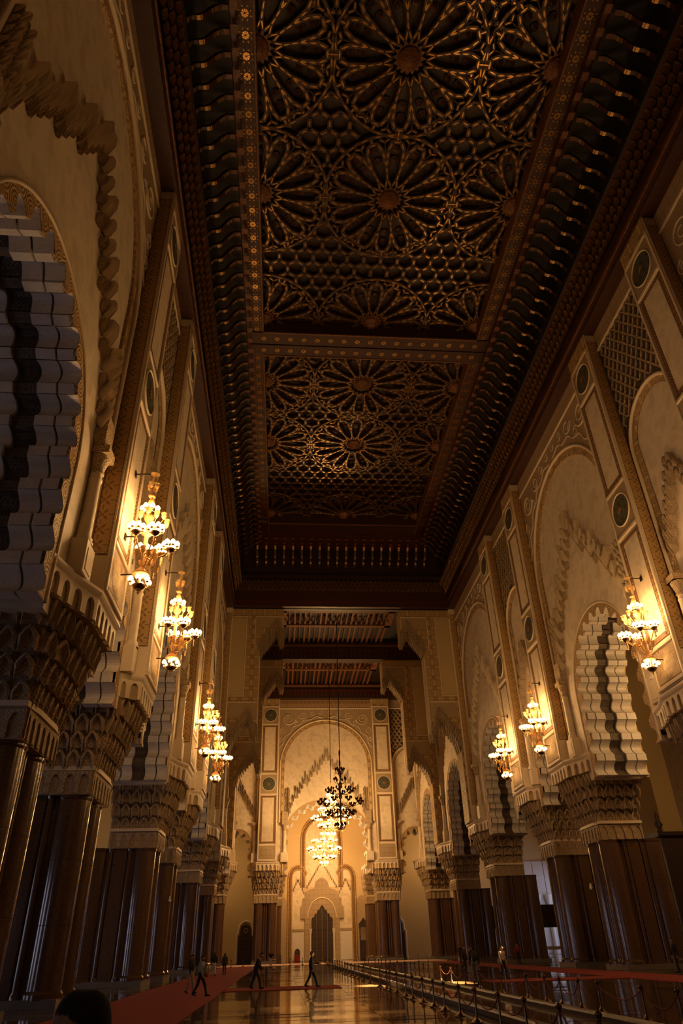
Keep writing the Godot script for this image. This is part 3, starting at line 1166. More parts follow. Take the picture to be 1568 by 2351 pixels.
func make_shapes() -> void:
	shape.niche = niche(1.0, 1.0, 1.0).mesh()
	shape.drop = stalactite().mesh()
	shape.blind = blind_arch(1.0, 0.95, 0.16).mesh()
	var r := MB.new()
	r.lathe([Vector2(0.0, 0.05), Vector2(0.5, 0.05), Vector2(1.08, 0.03), Vector2(1.12, -0.02)], 28, Transform3D(Basis(Vector3.RIGHT, PI / 2), Vector3.ZERO))
	shape.roundel = r.mesh()
	shape.roundel_ring = torus_xy(1.16, 0.06, 28).mesh()
	shape.roundel_flower = star(12, 0.16, 0.34, 0.04).mesh()
	var md := MB.new()
	md.lathe([Vector2(0.0, 0.07), Vector2(0.6, 0.06), Vector2(0.95, 0.02), Vector2(1.0, -0.02)], 24, Transform3D(Basis(Vector3.RIGHT, PI / 2).scaled(Vector3(1.15, 0.85, 1.0)), Vector3.ZERO))
	shape.medallion = md.mesh()
	var cl := MB.new()
	cl.lathe([Vector2(0.42, 0), Vector2(0.42, 0.12), Vector2(0.35, 0.2), Vector2(0.38, 0.3), Vector2(0.29, 0.36), Vector2(0.28, 1.6), Vector2(0.255, 3.1), Vector2(0.30, 3.14), Vector2(0.30, 3.22), Vector2(0.255, 3.26), Vector2(0.255, 3.45)], 14)
	shape.columnette = cl.mesh()
	var sc := MB.new()
	sc.lathe([Vector2(0.26, 0), Vector2(0.33, 0.08), Vector2(0.27, 0.2), Vector2(0.36, 0.5), Vector2(0.46, 0.85), Vector2(0.42, 0.92)], 12)
	for k in 4:
		sc.bx(Transform3D(Basis(Vector3.UP, k * PI / 2), Vector3(0, 1.1, 0) + Basis(Vector3.UP, k * PI / 2) * Vector3(0, 0, 0.24)), Vector3(1.0, 0.4, 0.5))
	shape.small_capital = sc.mesh()
	# granite shaft with drum joints
	var sh := MB.new()
	var pr := [Vector2(0.9, 0.3), Vector2(0.9, 0.5), Vector2(0.8, 0.62)]
	for y in [3.0, 5.6]:
		pr += [Vector2(0.8, y - 0.012), Vector2(0.785, y), Vector2(0.8, y + 0.012)]
	pr += [Vector2(0.8, 8.2), Vector2(0.85, 8.3), Vector2(0.85, 8.45)]
	for i in pr.size() - 1:
		sh.lathe([pr[i], pr[i + 1]], 24)
	shape.shaft = sh.mesh()
	var st := MB.new()
	st.slab(Vector3(-0.5, 0.3, 0.0), Vector3(0.5, 8.42, 0.22), 0.05)
	shape.strip = st.mesh()
	var sl := MB.new()
	sl.lathe([Vector2(0.2, 0.3), Vector2(0.2, 0.5), Vector2(0.14, 0.58), Vector2(0.14, 8.2), Vector2(0.2, 8.3), Vector2(0.2, 8.45)], 10)
	shape.slim = sl.mesh()


# ---------------------------------------------------------------- ceiling of the nave
# local plane: x, y across the panel, +z looks down at the floor
func pol(r: float, a: float) -> Vector2:
	return Vector2(cos(a), sin(a)) * r


func star_rosette_meshes() -> void:
	var R := 5.2
	var m := MB.new()
	var g := MB.new()
	var segs := []
	var st := TAU / 16
	for k in 16:
		var a := k * st
		var b := a + st / 2
		var b0 := a - st / 2
		segs.append([pol(0.225 * R, a), pol(0.36 * R, b), 0.13])
		segs.append([pol(0.225 * R, a), pol(0.36 * R, b0), 0.13])
		segs.append([pol(0.34 * R, b), pol(0.56 * R, b), 0.15])
		segs.append([pol(0.56 * R, b), pol(0.80 * R, b - 0.05), 0.19])
		segs.append([pol(0.56 * R, b), pol(0.80 * R, b + 0.05), 0.19])
		segs.append([pol(0.80 * R, b - 0.05), pol(0.925 * R, a + 0.07), 0.19])
		segs.append([pol(0.80 * R, b0 + 0.05), pol(0.925 * R, a - 0.07), 0.19])
		segs.append([pol(0.925 * R, a + 0.07), pol(0.925 * R, a - 0.07), 0.19])
		segs.append([pol(0.925 * R, a), pol(1.03 * R, a), 0.16])
		segs.append([pol(0.80 * R, b), pol(0.93 * R, b), 0.06])
		segs.append([pol(0.93 * R, b), pol(0.98 * R, a + st * 0.3), 0.13])
		segs.append([pol(0.93 * R, b), pol(0.98 * R, a + st * 0.7), 0.13])
		segs.append([pol(1.03 * R, a), pol(1.03 * R, a + st * 0.5), 0.15])
		segs.append([pol(1.03 * R, a + st), pol(1.03 * R, a + st * 0.5), 0.15])
	for s in segs:
		var p0: Vector2 = s[0]
		var p1: Vector2 = s[1]
		m.bar(p0, p1, s[2], s[2], 0.36, 0.045)
		var l := p0.distance_to(p1)
		var dv := (p1 - p0) / l
		var cnt := maxi(int(l / 0.55), 1)
		if s[2] > 0.065:
			for i in cnt:
				var c := p0 + dv * l * (i + 0.5) / cnt
				var hl := minf(l / cnt * 0.36, 0.24)
				g.bar(c - dv * hl, c, 0.03, s[2] * 0.38, 0.03, 0.012, 0.355)
				g.bar(c, c + dv * hl, s[2] * 0.38, 0.03, 0.03, 0.012, 0.355)
	shape.rosette = m.mesh()
	shape.rosette_gilt = g.mesh()
	# hanging boss with its ring of teeth
	var b := MB.new()
	var down := Transform3D(Basis(Vector3.RIGHT, PI / 2), Vector3.ZERO)
	b.lathe([Vector2(0.0, 0.75), Vector2(0.18, 0.72), Vector2(0.45, 0.55), Vector2(0.5, 0.42), Vector2(0.72, 0.36), Vector2(0.8, 0.2), Vector2(0.8, -0.2)], 24, down)
	b.add(star(16, 0.85, 1.22, 0.12), Transform3D())
	shape.boss = b.mesh()
	# knobs that sit in the hollows
	var kn := MB.new()
	for k in 16:
		var a := k * TAU / 16
		for r in [0.62, 0.78]:
			var p := pol(r * R, a)
			kn.lathe([Vector2(0.0, 0.14), Vector2(0.12, 0.1), Vector2(0.2, 0.0), Vector2(0.26, 0.03), Vector2(0.3, -0.02)], 10, Transform3D(Basis(Vector3.RIGHT, PI / 2), Vector3(p.x, p.y, -0.1)))
	shape.knobs = kn.mesh()


func half_mesh(mesh: ArrayMesh, keep: Callable) -> ArrayMesh:
	# the triangles of a mesh whose middles the test keeps
	var arr := mesh.surface_get_arrays(0)
	var v: PackedVector3Array = arr[Mesh.ARRAY_VERTEX]
	var n: PackedVector3Array = arr[Mesh.ARRAY_NORMAL]
	var m := MB.new()
	for i in range(0, v.size(), 3):
		if keep.call((v[i] + v[i + 1] + v[i + 2]) / 3.0):
			for j in 3:
				m.v.append(v[i + j])
				m.n.append(n[i + j])
	return m.mesh()


func bracket_shapes() -> void:
	# S-curved console: profile in x (towards the nave) and y, 0.34 thick
	var m := MB.new()
	var up := PackedVector2Array()
	var low := PackedVector2Array()
	for k in 15:
		var s := k / 14.0
		var x := 2.15 * s
		var y := 2.35 * s + 0.22 * sin(s * TAU * 1.5)
		up.append(Vector2(x - 0.07, y + 0.1))
		low.append(Vector2(x + 0.08, y - 0.1))
	var poly := up.duplicate()
	for k in range(14, -1, -1):
		poly.append(low[k])
	m.prism(poly, -0.12, 0.12)
	m.box(Vector3(1.95, 2.3, -0.17), Vector3(2.6, 2.46, 0.17))
	m.box(Vector3(-0.1, -0.2, -0.2), Vector3(0.12, -0.06, 0.2))
	m.box(Vector3(0.95, 0.72, -0.17), Vector3(1.1, 0.95, 0.17))
	shape.bracket = m.mesh()
	var g := MB.new()
	for k in [1, 5, 6, 10, 11]:
		var a := low[k]
		var b := low[k + 1]
		g.bx(Transform3D(Basis(Vector3(0, 0, 1), atan2(b.y - a.y, b.x - a.x)), Vector3((a.x + b.x) / 2 + 0.02, (a.y + b.y) / 2 - 0.02, 0)), Vector3(0.2, 0.05, 0.26))
	shape.bracket_gilt = g.mesh()
	var t := MB.new()
	t.box(Vector3(1.98, 2.26, -0.15), Vector3(2.57, 2.3, 0.15))
	t.box(Vector3(2.66, 2.72, -0.26), Vector3(3.1, 2.77, 0.26))
	shape.bracket_tip = t.mesh()
	# painted eight-petalled flower
	var f := MB.new()
	for k in 8:
		var a := k * TAU / 8
		f.bar(pol(0.07, a), pol(0.24, a), 0.03, 0.075, 0.03, 0.01)
	shape.flower = f.mesh()
	var fs := MB.new()
	for k in 8:
		var a := (k + 0.5) * TAU / 8
		var p := pol(0.42, a)
		fs.bar(p - pol(0.06, a), p + pol(0.07, a), 0.06, 0.015, 0.03, 0.01)
	shape.flower_points = fs.mesh()


func long_run(m: MB, prof: Array, d0: float, d1: float, mirror: float) -> void:
	# ceiling profile of (x, y) swept along the nave
	for i in prof.size() - 1:
		var a: Vector2 = prof[i]
		var b: Vector2 = prof[i + 1]
		var e := b - a
		m.q(Vector3(a.x * mirror, a.y, -d0), Vector3(b.x * mirror, b.y, -d0), Vector3(b.x * mirror, b.y, -d1), Vector3(a.x * mirror, a.y, -d1), Vector3(-absf(e.y) * mirror, -1.0, 0))


func build_ceiling() -> void:
	var o := structure("ceiling", "dark painted cedar ceiling with star rosettes and bracketed cornice")
	star_rosette_meshes()
	bracket_shapes()
	var near := -14.0
	var far := 88.0
	# the stepped sides
	var fascia := [Vector2(16.1, TOP), Vector2(15.0, TOP), Vector2(15.0, 42.35), Vector2(14.92, 42.5), Vector2(14.92, 42.9), Vector2(15.05, 43.05), Vector2(15.05, 44.3)]
	var cove := [Vector2(14.05, 45.9), Vector2(13.95, 46.0), Vector2(13.95, 46.25), Vector2(14.55, 46.4), Vector2(14.55, 50.9)]
	var inner := [Vector2(14.55, 50.9), Vector2(11.95, 50.9)]
	var red := [Vector2(11.95, 50.9), Vector2(11.95, 51.35), Vector2(11.6, 51.35), Vector2(11.6, 51.9)]
	var strip := [Vector2(11.6, 51.9), Vector2(10.5, 51.9)]
	var edge := [Vector2(10.5, 51.9), Vector2(10.5, 51.8), Vector2(10.38, 51.8), Vector2(10.38, 53.4)]
	for s in [-1.0, 1.0]:
		var a := MB.new()
		long_run(a, fascia, near, far, s)
		part("cornice_board", a, M.wood, o)
		var rl := MB.new()
		rl.bx(Transform3D(Basis(), Vector3(s * 14.9, 42.7, -(near + far) / 2)), Vector3(0.12, 0.3, far - near))
		part("cornice_rail", rl, M.wood_gold, o)
		var b := MB.new()
		long_run(b, [Vector2(15.05, 44.3), Vector2(14.6, 45.2), Vector2(14.05, 45.9)], near, far, s)
		part("honeycomb_ground", b, M.wood_plain, o)
		var c := MB.new()
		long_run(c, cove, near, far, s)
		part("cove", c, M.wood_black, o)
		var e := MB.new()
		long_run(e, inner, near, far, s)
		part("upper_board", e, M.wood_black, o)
		var rd := MB.new()
		long_run(rd, red, near, far, s)
		part("red_moulding", rd, M.wood_plain, o)
		var f := MB.new()
		long_run(f, strip, near, far, s)
		part("flower_strip", f, M.wood, o)
		var h := MB.new()
		long_run(h, edge, near, far, s)
		part("panel_edge", h, M.wood_gold, o)
		# honeycomb rows, too small and many to pick out one by one
		var cell := niche(0.62, 0.62, 0.34).mesh()
		var mm := MultiMesh.new()
		mm.transform_format = MultiMesh.TRANSFORM_3D
		mm.mesh = cell
		var spots := []
		for r in 3:
			var k := 0
			while near + k * 0.66 < far - 1.0:
				var d := near + k * 0.66 + (0.33 if r % 2 else 0.0)
				var x := 14.98 - 0.3 * r
				var y := 44.1 + 0.5 * r
				spots.append(Transform3D(Basis(Vector3.UP, -PI / 2 * s), Vector3(s * x, y, -d)))
				k += 1
		mm.instance_count = spots.size()
		for i in spots.size():
			mm.set_instance_transform(i, spots[i])
		var mi := MultiMeshInstance3D.new()
		mi.name = "honeycomb"
		mi.multimesh = mm
		mi.material_override = M.comb
		mi.set_meta("kind", "stuff")
		o.add_child(mi, true)
		# brackets
		var k2 := 0
		while 15.0 + k2 * 1.31 < 85.5:
			var d2 := 15.0 + k2 * 1.31
			var tr := Transform3D(Basis(Vector3.UP, 0.0 if s < 0 else PI), Vector3(s * 14.5, 48.05, -d2))
			var br := inst("bracket", shape.bracket, M.wood, o, tr)
			inst("bracket_gilding", shape.bracket_gilt, M.gilt_dull, br)
			inst("bracket_end", shape.bracket_tip, M.wood_gold, br)
			k2 += 1
		k2 = 0
		while 16.0 + k2 * 1.25 < 82.0:
			var d3 := 16.0 + k2 * 1.25
			var tr := Transform3D(Basis(Vector3.RIGHT, PI / 2), Vector3(s * 11.03, 51.89, -d3))
			var fl := inst("painted_flower", shape.flower, M.gilt, o, tr)
			inst("flower_points", shape.flower_points, M.gilt_dull, fl)
			k2 += 1
	# the far end of the cornice
	var zend := 87.1
	var en := MB.new()
	en.box(Vector3(-16.1, TOP, -(zend + 0.9)), Vector3(16.1, 44.3, -zend))
	en.box(Vector3(-15, 44.3, -(zend + 0.6)), Vector3(15, 45.9, -(zend - 0.3)))
	part("end_cornice_board", en, M.wood, o)
	var er := MB.new()
	er.box(Vector3(-15, 42.55, -zend), Vector3(15, 42.85, -(zend - 0.12)))
	part("end_cornice_rail", er, M.wood_plain, o)
	var ec := MB.new()
	ec.box(Vector3(-15, 45.9, -(zend - 0.45)), Vector3(15, 46.3, -(zend - 1.1)))
	ec.box(Vector3(-15, 46.3, -(zend)), Vector3(15, 50.9, -(zend - 0.5)))
	part("end_cove", ec, M.wood_dark, o)
	var eu := MB.new()
	eu.box(Vector3(-12, 50.9, -(zend + 0.2)), Vector3(12, 51.35, -(zend - 3.1)))
	eu.box(Vector3(-11.7, 51.35, -(zend + 0.2)), Vector3(11.7, 51.9, -(zend - 3.46)))
	part("end_upper_board", eu, M.wood_plain, o)
	for k in 20:
		var tr := Transform3D(Basis(Vector3.UP, -PI / 2), Vector3(-12.0 + k * 24.0 / 19.0, 48.05, -(zend - 0.55)))
		var br := inst("bracket", shape.bracket, M.wood, o, tr)
		inst("bracket_gilding", shape.bracket_gilt, M.gilt_dull, br)
		inst("bracket_end", shape.bracket_tip, M.wood_gold, br)
	var hc := MultiMesh.new()
	hc.transform_format = MultiMesh.TRANSFORM_3D
	hc.mesh = niche(0.62, 0.62, 0.34).mesh()
	hc.instance_count = 3 * 44
	for r in 3:
		for k in 44:
			hc.set_instance_transform(r * 44 + k, Transform3D(Basis(), Vector3(-14.3 + k * 0.66 + (0.33 if r % 2 else 0.0), 44.2 + 0.5 * r, -(zend - 0.3))))
	var hi := MultiMeshInstance3D.new()
	hi.name = "end_honeycomb"
	hi.multimesh = hc
	hi.material_override = M.comb
	hi.set_meta("kind", "stuff")
	o.add_child(hi, true)
	# panels
	var back := MB.new()
	back.box(Vector3(-16.1, 53.6, 14), Vector3(16.1, 54.2, -88.6))
	part("panel_ground", back, M.wood_dark, o)
	var shell := MB.new()      # masonry that closes the roof space
	shell.box(Vector3(-16.8, TOP, -87.7), Vector3(16.8, 54.2, -88.7))
	for k in [-1.0, 1.0]:
		shell.box(Vector3(k * 16.1, TOP, 15), Vector3(k * 16.9, 54.2, -88.7))
	part("roof_shell", shell, M.wood_dark, o)
	var beam := MB.new()
	beam.box(Vector3(-11.6, 51.75, -46.3), Vector3(11.6, 53.6, -47.7))
	beam.box(Vector3(-11.6, 51.75, -47.85), Vector3(11.6, 53.6, -49.2))
	beam.box(Vector3(-11.6, 51.9, -81.3), Vector3(11.6, 53.6, -84.2))
	part("cross_beam", beam, M.wood, o)
	var bl := MB.new()
	for d in [46.25, 49.25, 81.2]:
		bl.box(Vector3(-10.4, 51.7, -d + 0.07), Vector3(10.4, 51.85, -d - 0.07))
	part("cross_beam_edge", bl, M.wood_gold, o)
	for d in [47.0, 48.5]:
		for k in 17:
			inst("painted_flower", shape.flower, M.gilt_dull, o, Transform3D(Basis(Vector3.RIGHT, PI / 2), Vector3(-10.4 + k * 1.3, 51.74, -d)))
	# rosettes; those on an edge are cut by it
	var level := 53.35
	var face := Basis(Vector3.RIGHT, PI / 2)
	var centres := []
	for d in [1.25, 11.75, 22.25, 32.75, 45.9, 54.45, 64.9, 80.9]:
		for x in [-10.4, 0.0, 10.4]:
			centres.append(Vector2(x, d))
			var cut := "%d%d%d" % [signi(int(x)), 1 if d == 45.9 or d == 80.9 else 0, 0]
			var mesh_a: ArrayMesh = shape.rosette
			var mesh_g: ArrayMesh = shape.rosette_gilt
			var mesh_b: ArrayMesh = shape.boss
			var mesh_k: ArrayMesh = shape.knobs
			if cut != "000":
				if not shape.has("rosette" + cut):
					var keep := func(p: Vector3) -> bool:
						return (x == 0.0 or p.x * x < 0.05) and (d != 45.9 and d != 80.9 or p.y > -0.3)
					shape["rosette" + cut] = half_mesh(shape.rosette, keep)
					shape["gilt" + cut] = half_mesh(shape.rosette_gilt, keep)
					shape["boss" + cut] = half_mesh(shape.boss, keep)
					shape["knobs" + cut] = half_mesh(shape.knobs, keep)
				mesh_a = shape["rosette" + cut]
				mesh_g = shape["gilt" + cut]
				mesh_b = shape["boss" + cut]
				mesh_k = shape["knobs" + cut]
			var ro := inst("star_rosette", mesh_a, M.strap, o, Transform3D(face, Vector3(x, level, -d)))
			inst("rosette_gilding", mesh_g, M.gilt, ro)
			inst("rosette_boss", mesh_b, M.wood_gold, ro)
			inst("rosette_knobs", mesh_k, M.wood, ro)
	# small hexagons that fill the field between the rosettes
	var hx := MB.new()
	var hg := MB.new()
	var sz := 0.86
	for span in [[-4.0, 46.2], [49.3, 81.2]]:
		var r := 0
		while span[0] + r * sz * 1.5 < span[1]:
			var d: float = span[0] + r * sz * 1.5
			var k := 0
			while true:
				var x := -10.4 + k * sz * 1.732 + (sz * 0.866 if r % 2 else 0.0)
				if x > 10.4:
					break
				k += 1
				var c := Vector2(x, d)
				var free := true
				for q in centres:
					if q.distance_to(c) < 5.15:
						free = false
						break
				if not free:
					continue
				for e in 3:
					var p0 := Vector2(x, -d) + pol(sz, PI / 6 + e * PI / 3)
					var p1 := Vector2(x, -d) + pol(sz, PI / 6 + (e + 1) * PI / 3)
					hx.bar(Vector2(p0.x, p0.y), Vector2(p1.x, p1.y), 0.2, 0.2, 0.3, 0.04)
					hg.bar(p0.lerp(p1, 0.3), p0.lerp(p1, 0.7), 0.06, 0.06, 0.03, 0.01, 0.295)
			r += 1
	var hex := part("hexagon_fretwork", hx, M.strap, o, Transform3D(Basis(Vector3.RIGHT, PI / 2), Vector3(0, level, 0)))
	hex.set_meta("kind", "stuff")
	inst("fretwork_gilding", hg.mesh(), M.gilt, hex).set_meta("kind", "stuff")


# ---------------------------------------------------------------- walls
func build_walls() -> void:
	var sides := {-1: ["wall_left", "left"], 1: ["wall_right", "right"]}
	var proto_p: Node3D = null
	var proto_small: Node3D = null
	var proto_plain: Node3D = null
	var proto_big: Node3D = null
	for s in [-1, 1]:
		var w := structure(sides[s][0], "tall cream arcade wall along the %s side of the nave" % sides[s][1])
		for d in [6.9, 27.5, 37.8, 58.4, 68.7, 89.3, 109.9]:
			if proto_p == null:
				proto_p = make_pilaster(w, on_wall(s, d))
			else:
				copy_to(proto_p, w, on_wall(s, d), "pilaster")
		for d in [32.65, 63.55]:
			if proto_small == null:
				proto_small = small_bay(w, on_wall(s, d))
			else:
				copy_to(proto_small, w, on_wall(s, d), "narrow_bay")
		copy_to(proto_small, w, on_wall(s, 1.75), "narrow_bay")
		for d in [17.2, 48.1, 79.0, 99.6, 120.2, -8.5]:
			var fine: bool = d == 48.1 or (d == 79.0 and s > 0) or (d == 17.2 and s < 0)
			if fine:
				if proto_big == null:
					proto_big = big_bay(w, on_wall(s, d), 2)
				else:
					copy_to(proto_big, w, on_wall(s, d), "arch_bay")
			else:
				if proto_plain == null:
					proto_plain = big_bay(w, on_wall(s, d), 1)
				else:
					copy_to(proto_plain, w, on_wall(s, d), "arch_bay")
		# second arcade of the aisle and the outer wall
		var a := MB.new()
		var cv: ArchLine = ArchLine.new(5.5, 12.4, 18.3, 24.0)
		for d in ([-8.5, 17.2, 48.1, 79.0, 99.6, 120.2] if s < 0 else [-8.5, 17.2, 48.1, 79.0]):
			var poly := PackedVector2Array([Vector2(-10.3, 8.5), Vector2(-10.3, 30), Vector2(10.3, 30), Vector2(10.3, 8.5), Vector2(5.0, 8.5), Vector2(5.0, 12.4)])
			for p in cv.pts:
				poly.append(p - Vector2(0.6, 0) if p.x > 0.6 else p)
			for k in range(cv.pts.size() - 2, -1, -1):
				var p := cv.pts[k]
				poly.append(Vector2(-p.x + (0.6 if p.x > 0.6 else 0.0), p.y))
			poly.append(Vector2(-5.0, 12.4))
			poly.append(Vector2(-5.0, 8.5))
			a.prism(poly, -1.0, 1.0, true, at(s * 29.5, 0, d, PI / 2 if s < 0 else -PI / 2))
			for k in [-1.0, 1.0]:
				a.box(Vector3(s * 28.5, 0, -(d + k * 8.4) - 2.0), Vector3(s * 30.5, 8.5, -(d + k * 8.4) + 2.0))
		part("aisle_arcade", a, M.ochre, w)
		for d in [48.1, 79.0]:
			var h := holder("aisle_arch", w, at(s * 28.4, 0, d, PI / 2 if s < 0 else -PI / 2))
			make_arch(h, ArchLine.new(5.2, 12.4, 18.3, 23.8), 9, [0.0, -0.7, -1.3, -2.0], true, M.swirl, M.stone)
		var cl := MB.new()
		cl.box(Vector3(s * 20.2, 30.0, 16), Vector3(s * 46.5, 30.6, -152))
		part("aisle_ceiling", cl, M.ochre, w)
	# what closes the hall behind the camera
	var fw := structure("wall_front", "plain cream entrance wall behind the viewer")
	var f := MB.new()
	f.box(Vector3(-46.5, -0.5, 15.6), Vector3(46.5, 56, 16.4))
	part("masonry", f, M.plaster, fw)
	var rf := structure("ceiling_roof", "dark roof deck that closes the building above its ceilings")
	var r := MB.new()
	r.box(Vector3(-47, 55.5, 16.4), Vector3(47, 56.2, -153))
	r.box(Vector3(-47, 30.8, -151.5), Vector3(47, 56.2, -152.3))
	part("deck", r, M.wood_dark, rf)


func build_outer_walls() -> void:
	# left: tall glazed doors let the daylight in; right: one door stands open on a sunlit court
	for s in [-1, 1]:
		var w := structure("wall_%s_aisle" % ("left" if s < 0 else "right"), "outer wall of the %s aisle" % ("left" if s < 0 else "right"))
		var m := MB.new()
		var holes := []
		if s < 0:
			for d in [-4.0, 8.0, 20.0, 32.65, 48.1, 63.55, 79.0]:
				holes.append([d - 2.6, d + 2.6, 0.3, 7.2])
		else:
			holes.append([41.9, 46.3, 25.7, 29.8])
			holes.append([137.0, 148.0, 0.3, 14.0])
		var d0 := -16.0
		var xs := []
		for h in holes:
			xs.append(h)
		xs.sort_custom(func(p, q): return p[0] < q[0])
		for h in xs:
			m.box(Vector3(s * 46.0, -0.5, -d0), Vector3(s * 46.6, 56.0, -h[0]))
			m.box(Vector3(s * 46.0, h[3], -h[0]), Vector3(s * 46.6, 56.0, -h[1]))
			if h[2] > 0.0:
				m.box(Vector3(s * 46.0, -0.5, -h[0]), Vector3(s * 46.6, h[2], -h[1]))
			d0 = h[1]
		m.box(Vector3(s * 46.0, -0.5, -d0), Vector3(s * 46.6, 56.0, -152.0))
		if s > 0:
			m.box(Vector3(46.0, 27.2, -41.9), Vector3(46.6, 28.6, -46.3))
		part("masonry", m, M.plaster, w)
		if true:
			var k := 0 if s < 0 else 10
			for h in holes:
				if s > 0 and h[2] > 10.0:
					continue
				k += 1
				var win := structure("window_%d" % k, "tall glazed door in the outer wall of the %s aisle" % ("left" if s < 0 else "right"))
				var g := MB.new()
				g.box(Vector3(s * 46.35, h[2], -h[0]), Vector3(s * 46.3, h[3], -h[1]))
				part("window_glass", g, M.daylight, win)
				var fr := MB.new()
				for i in 4:
					var dd: float = lerpf(h[0], h[1], i / 3.0)
					fr.box(Vector3(s * 46.3, h[2], -dd - 0.08), Vector3(s * 46.1, h[3], -dd + 0.08))
				for i in 4:
					var yy: float = lerpf(h[2], h[3], i / 3.0)
					fr.box(Vector3(s * 46.3, yy - 0.08, -h[0]), Vector3(s * 46.1, yy + 0.08, -h[1]))
				part("window_frame", fr, M.iron, win)


func lambrequin(half: Array) -> PackedVector2Array:
	var p := PackedVector2Array()
	for a in half:
		p.append(a)
	return p


func build_crossing(called: String, label: String, d: float) -> void:
	# stepped arch across the nave: a high flat middle and lower haunches, edged with stalactites
	var w := structure(called, label)
	var outline := [Vector2(16.2, TOP), Vector2(8.1, TOP), Vector2(8.1, 37.3), Vector2(8.35, 36.7), Vector2(8.65, 37.6), Vector2(8.9, 38.8), Vector2(9.3, 38.1), Vector2(9.75, 37.5), Vector2(10.15, 36.9), Vector2(10.55, 36.4), Vector2(10.95, 35.9), Vector2(11.25, 35.2), Vector2(11.25, 24.7), Vector2(11.5, 23.9), Vector2(11.85, 24.9), Vector2(12.3, 26.6), Vector2(12.8, 25.9), Vector2(13.4, 25.1), Vector2(14.0, 24.3), Vector2(14.5, 23.5), Vector2(14.8, 22.3), Vector2(14.8, 14.3), Vector2(16.2, 14.3)]
	for s in [-1.0, 1.0]:
		var poly := PackedVector2Array()
		for p in outline:
			poly.append(Vector2(p.x * s, p.y))
		var m := MB.new()
		for i in poly.size():
			if (i > 1 and i < 12) or (i > 12 and i < 21):
				poly[i] += Vector2(0, 0.5)
		m.prism(poly, -(d + 2.6), -d)
		part("masonry", m, M.girih, w)
		var pn := MB.new()
		pn.slab(Vector3(minf(s * 15.15, s * 13.2), 29.8, -d), Vector3(maxf(s * 15.15, s * 13.2), 40.6, -d + 0.05), 0.03)
		part("panel", pn, M.ochre, w)
		var ed := MB.new()
		for x in [13.1, 15.25]:
			ed.box(Vector3(s * x - 0.06, 29.6, -d), Vector3(s * x + 0.06, 40.8, -d + 0.09))
		for y in [29.65, 40.75]:
			ed.box(Vector3(minf(s * 13.1, s * 15.25), y - 0.06, -d), Vector3(maxf(s * 13.1, s * 15.25), y + 0.06, -d + 0.09))
		for x in [8.2, 11.9]:
			ed.box(Vector3(s * x - 0.05, 38.9 if x < 9 else 36.0, -d), Vector3(s * x + 0.05, 40.8, -d + 0.1))
		ed.box(Vector3(minf(s * 8.2, s * 11.9), 40.7, -d), Vector3(maxf(s * 8.2, s * 11.9), 40.82, -d + 0.1))
		ed.box(Vector3(minf(s * 11.3, s * 15.0), 28.75, -d), Vector3(maxf(s * 11.3, s * 15.0), 28.87, -d + 0.1))
		part("panel_edging", ed, M.cream, w)
		var q := MB.new()
		q.box(Vector3(minf(s * 8.3, s * 11.8), 39.1, -d), Vector3(maxf(s * 8.3, s * 11.8), 40.65, -d + 0.06))
		q.box(Vector3(minf(s * 11.4, s * 14.9), 26.9, -d), Vector3(maxf(s * 11.4, s * 14.9), 28.7, -d + 0.06))
		part("carved_panel", q, M.carved_fine, w)
		var pile := MB.new()
		var cell := stalactite()
		for chain in [[2, 11], [12, 20]]:
			for i in range(chain[0], chain[1]):
				var a: Vector2 = outline[i]
				var b: Vector2 = outline[i + 1]
				var n := maxi(int(round(a.distance_to(b) / 0.42)), 1)
				for k in n:
					var p := a.lerp(b, (k + 0.5) / n)
					for row in 3:
						for z in ([0.0, 0.9, 1.8] if row == 0 else [0.0]):
							var tr := Transform3D(Basis(), Vector3(s * p.x + s * 0.2 * (row % 2), p.y + 0.08 + 0.4 * row, -d - 0.25 - z - 0.08 * (2 - row)))
							if row == 0 and z == 0.0:
								inst("stalactite", shape.drop, M.stalactite, w, tr)
							else:
								pile.add(cell, tr)
		part("stalactites", pile, M.stalactite, w).set_meta("kind", "stuff")
		var jb := MB.new()
		for z in [0.35, 0.95, 1.65, 2.25]:
			jb.box(Vector3(s * 11.25 - 0.07, 24.9, -d - z - 0.12), Vector3(s * 11.25 + 0.07, 35.2, -d - z + 0.12))
		part("jamb_ribs", jb, M.cream, w)


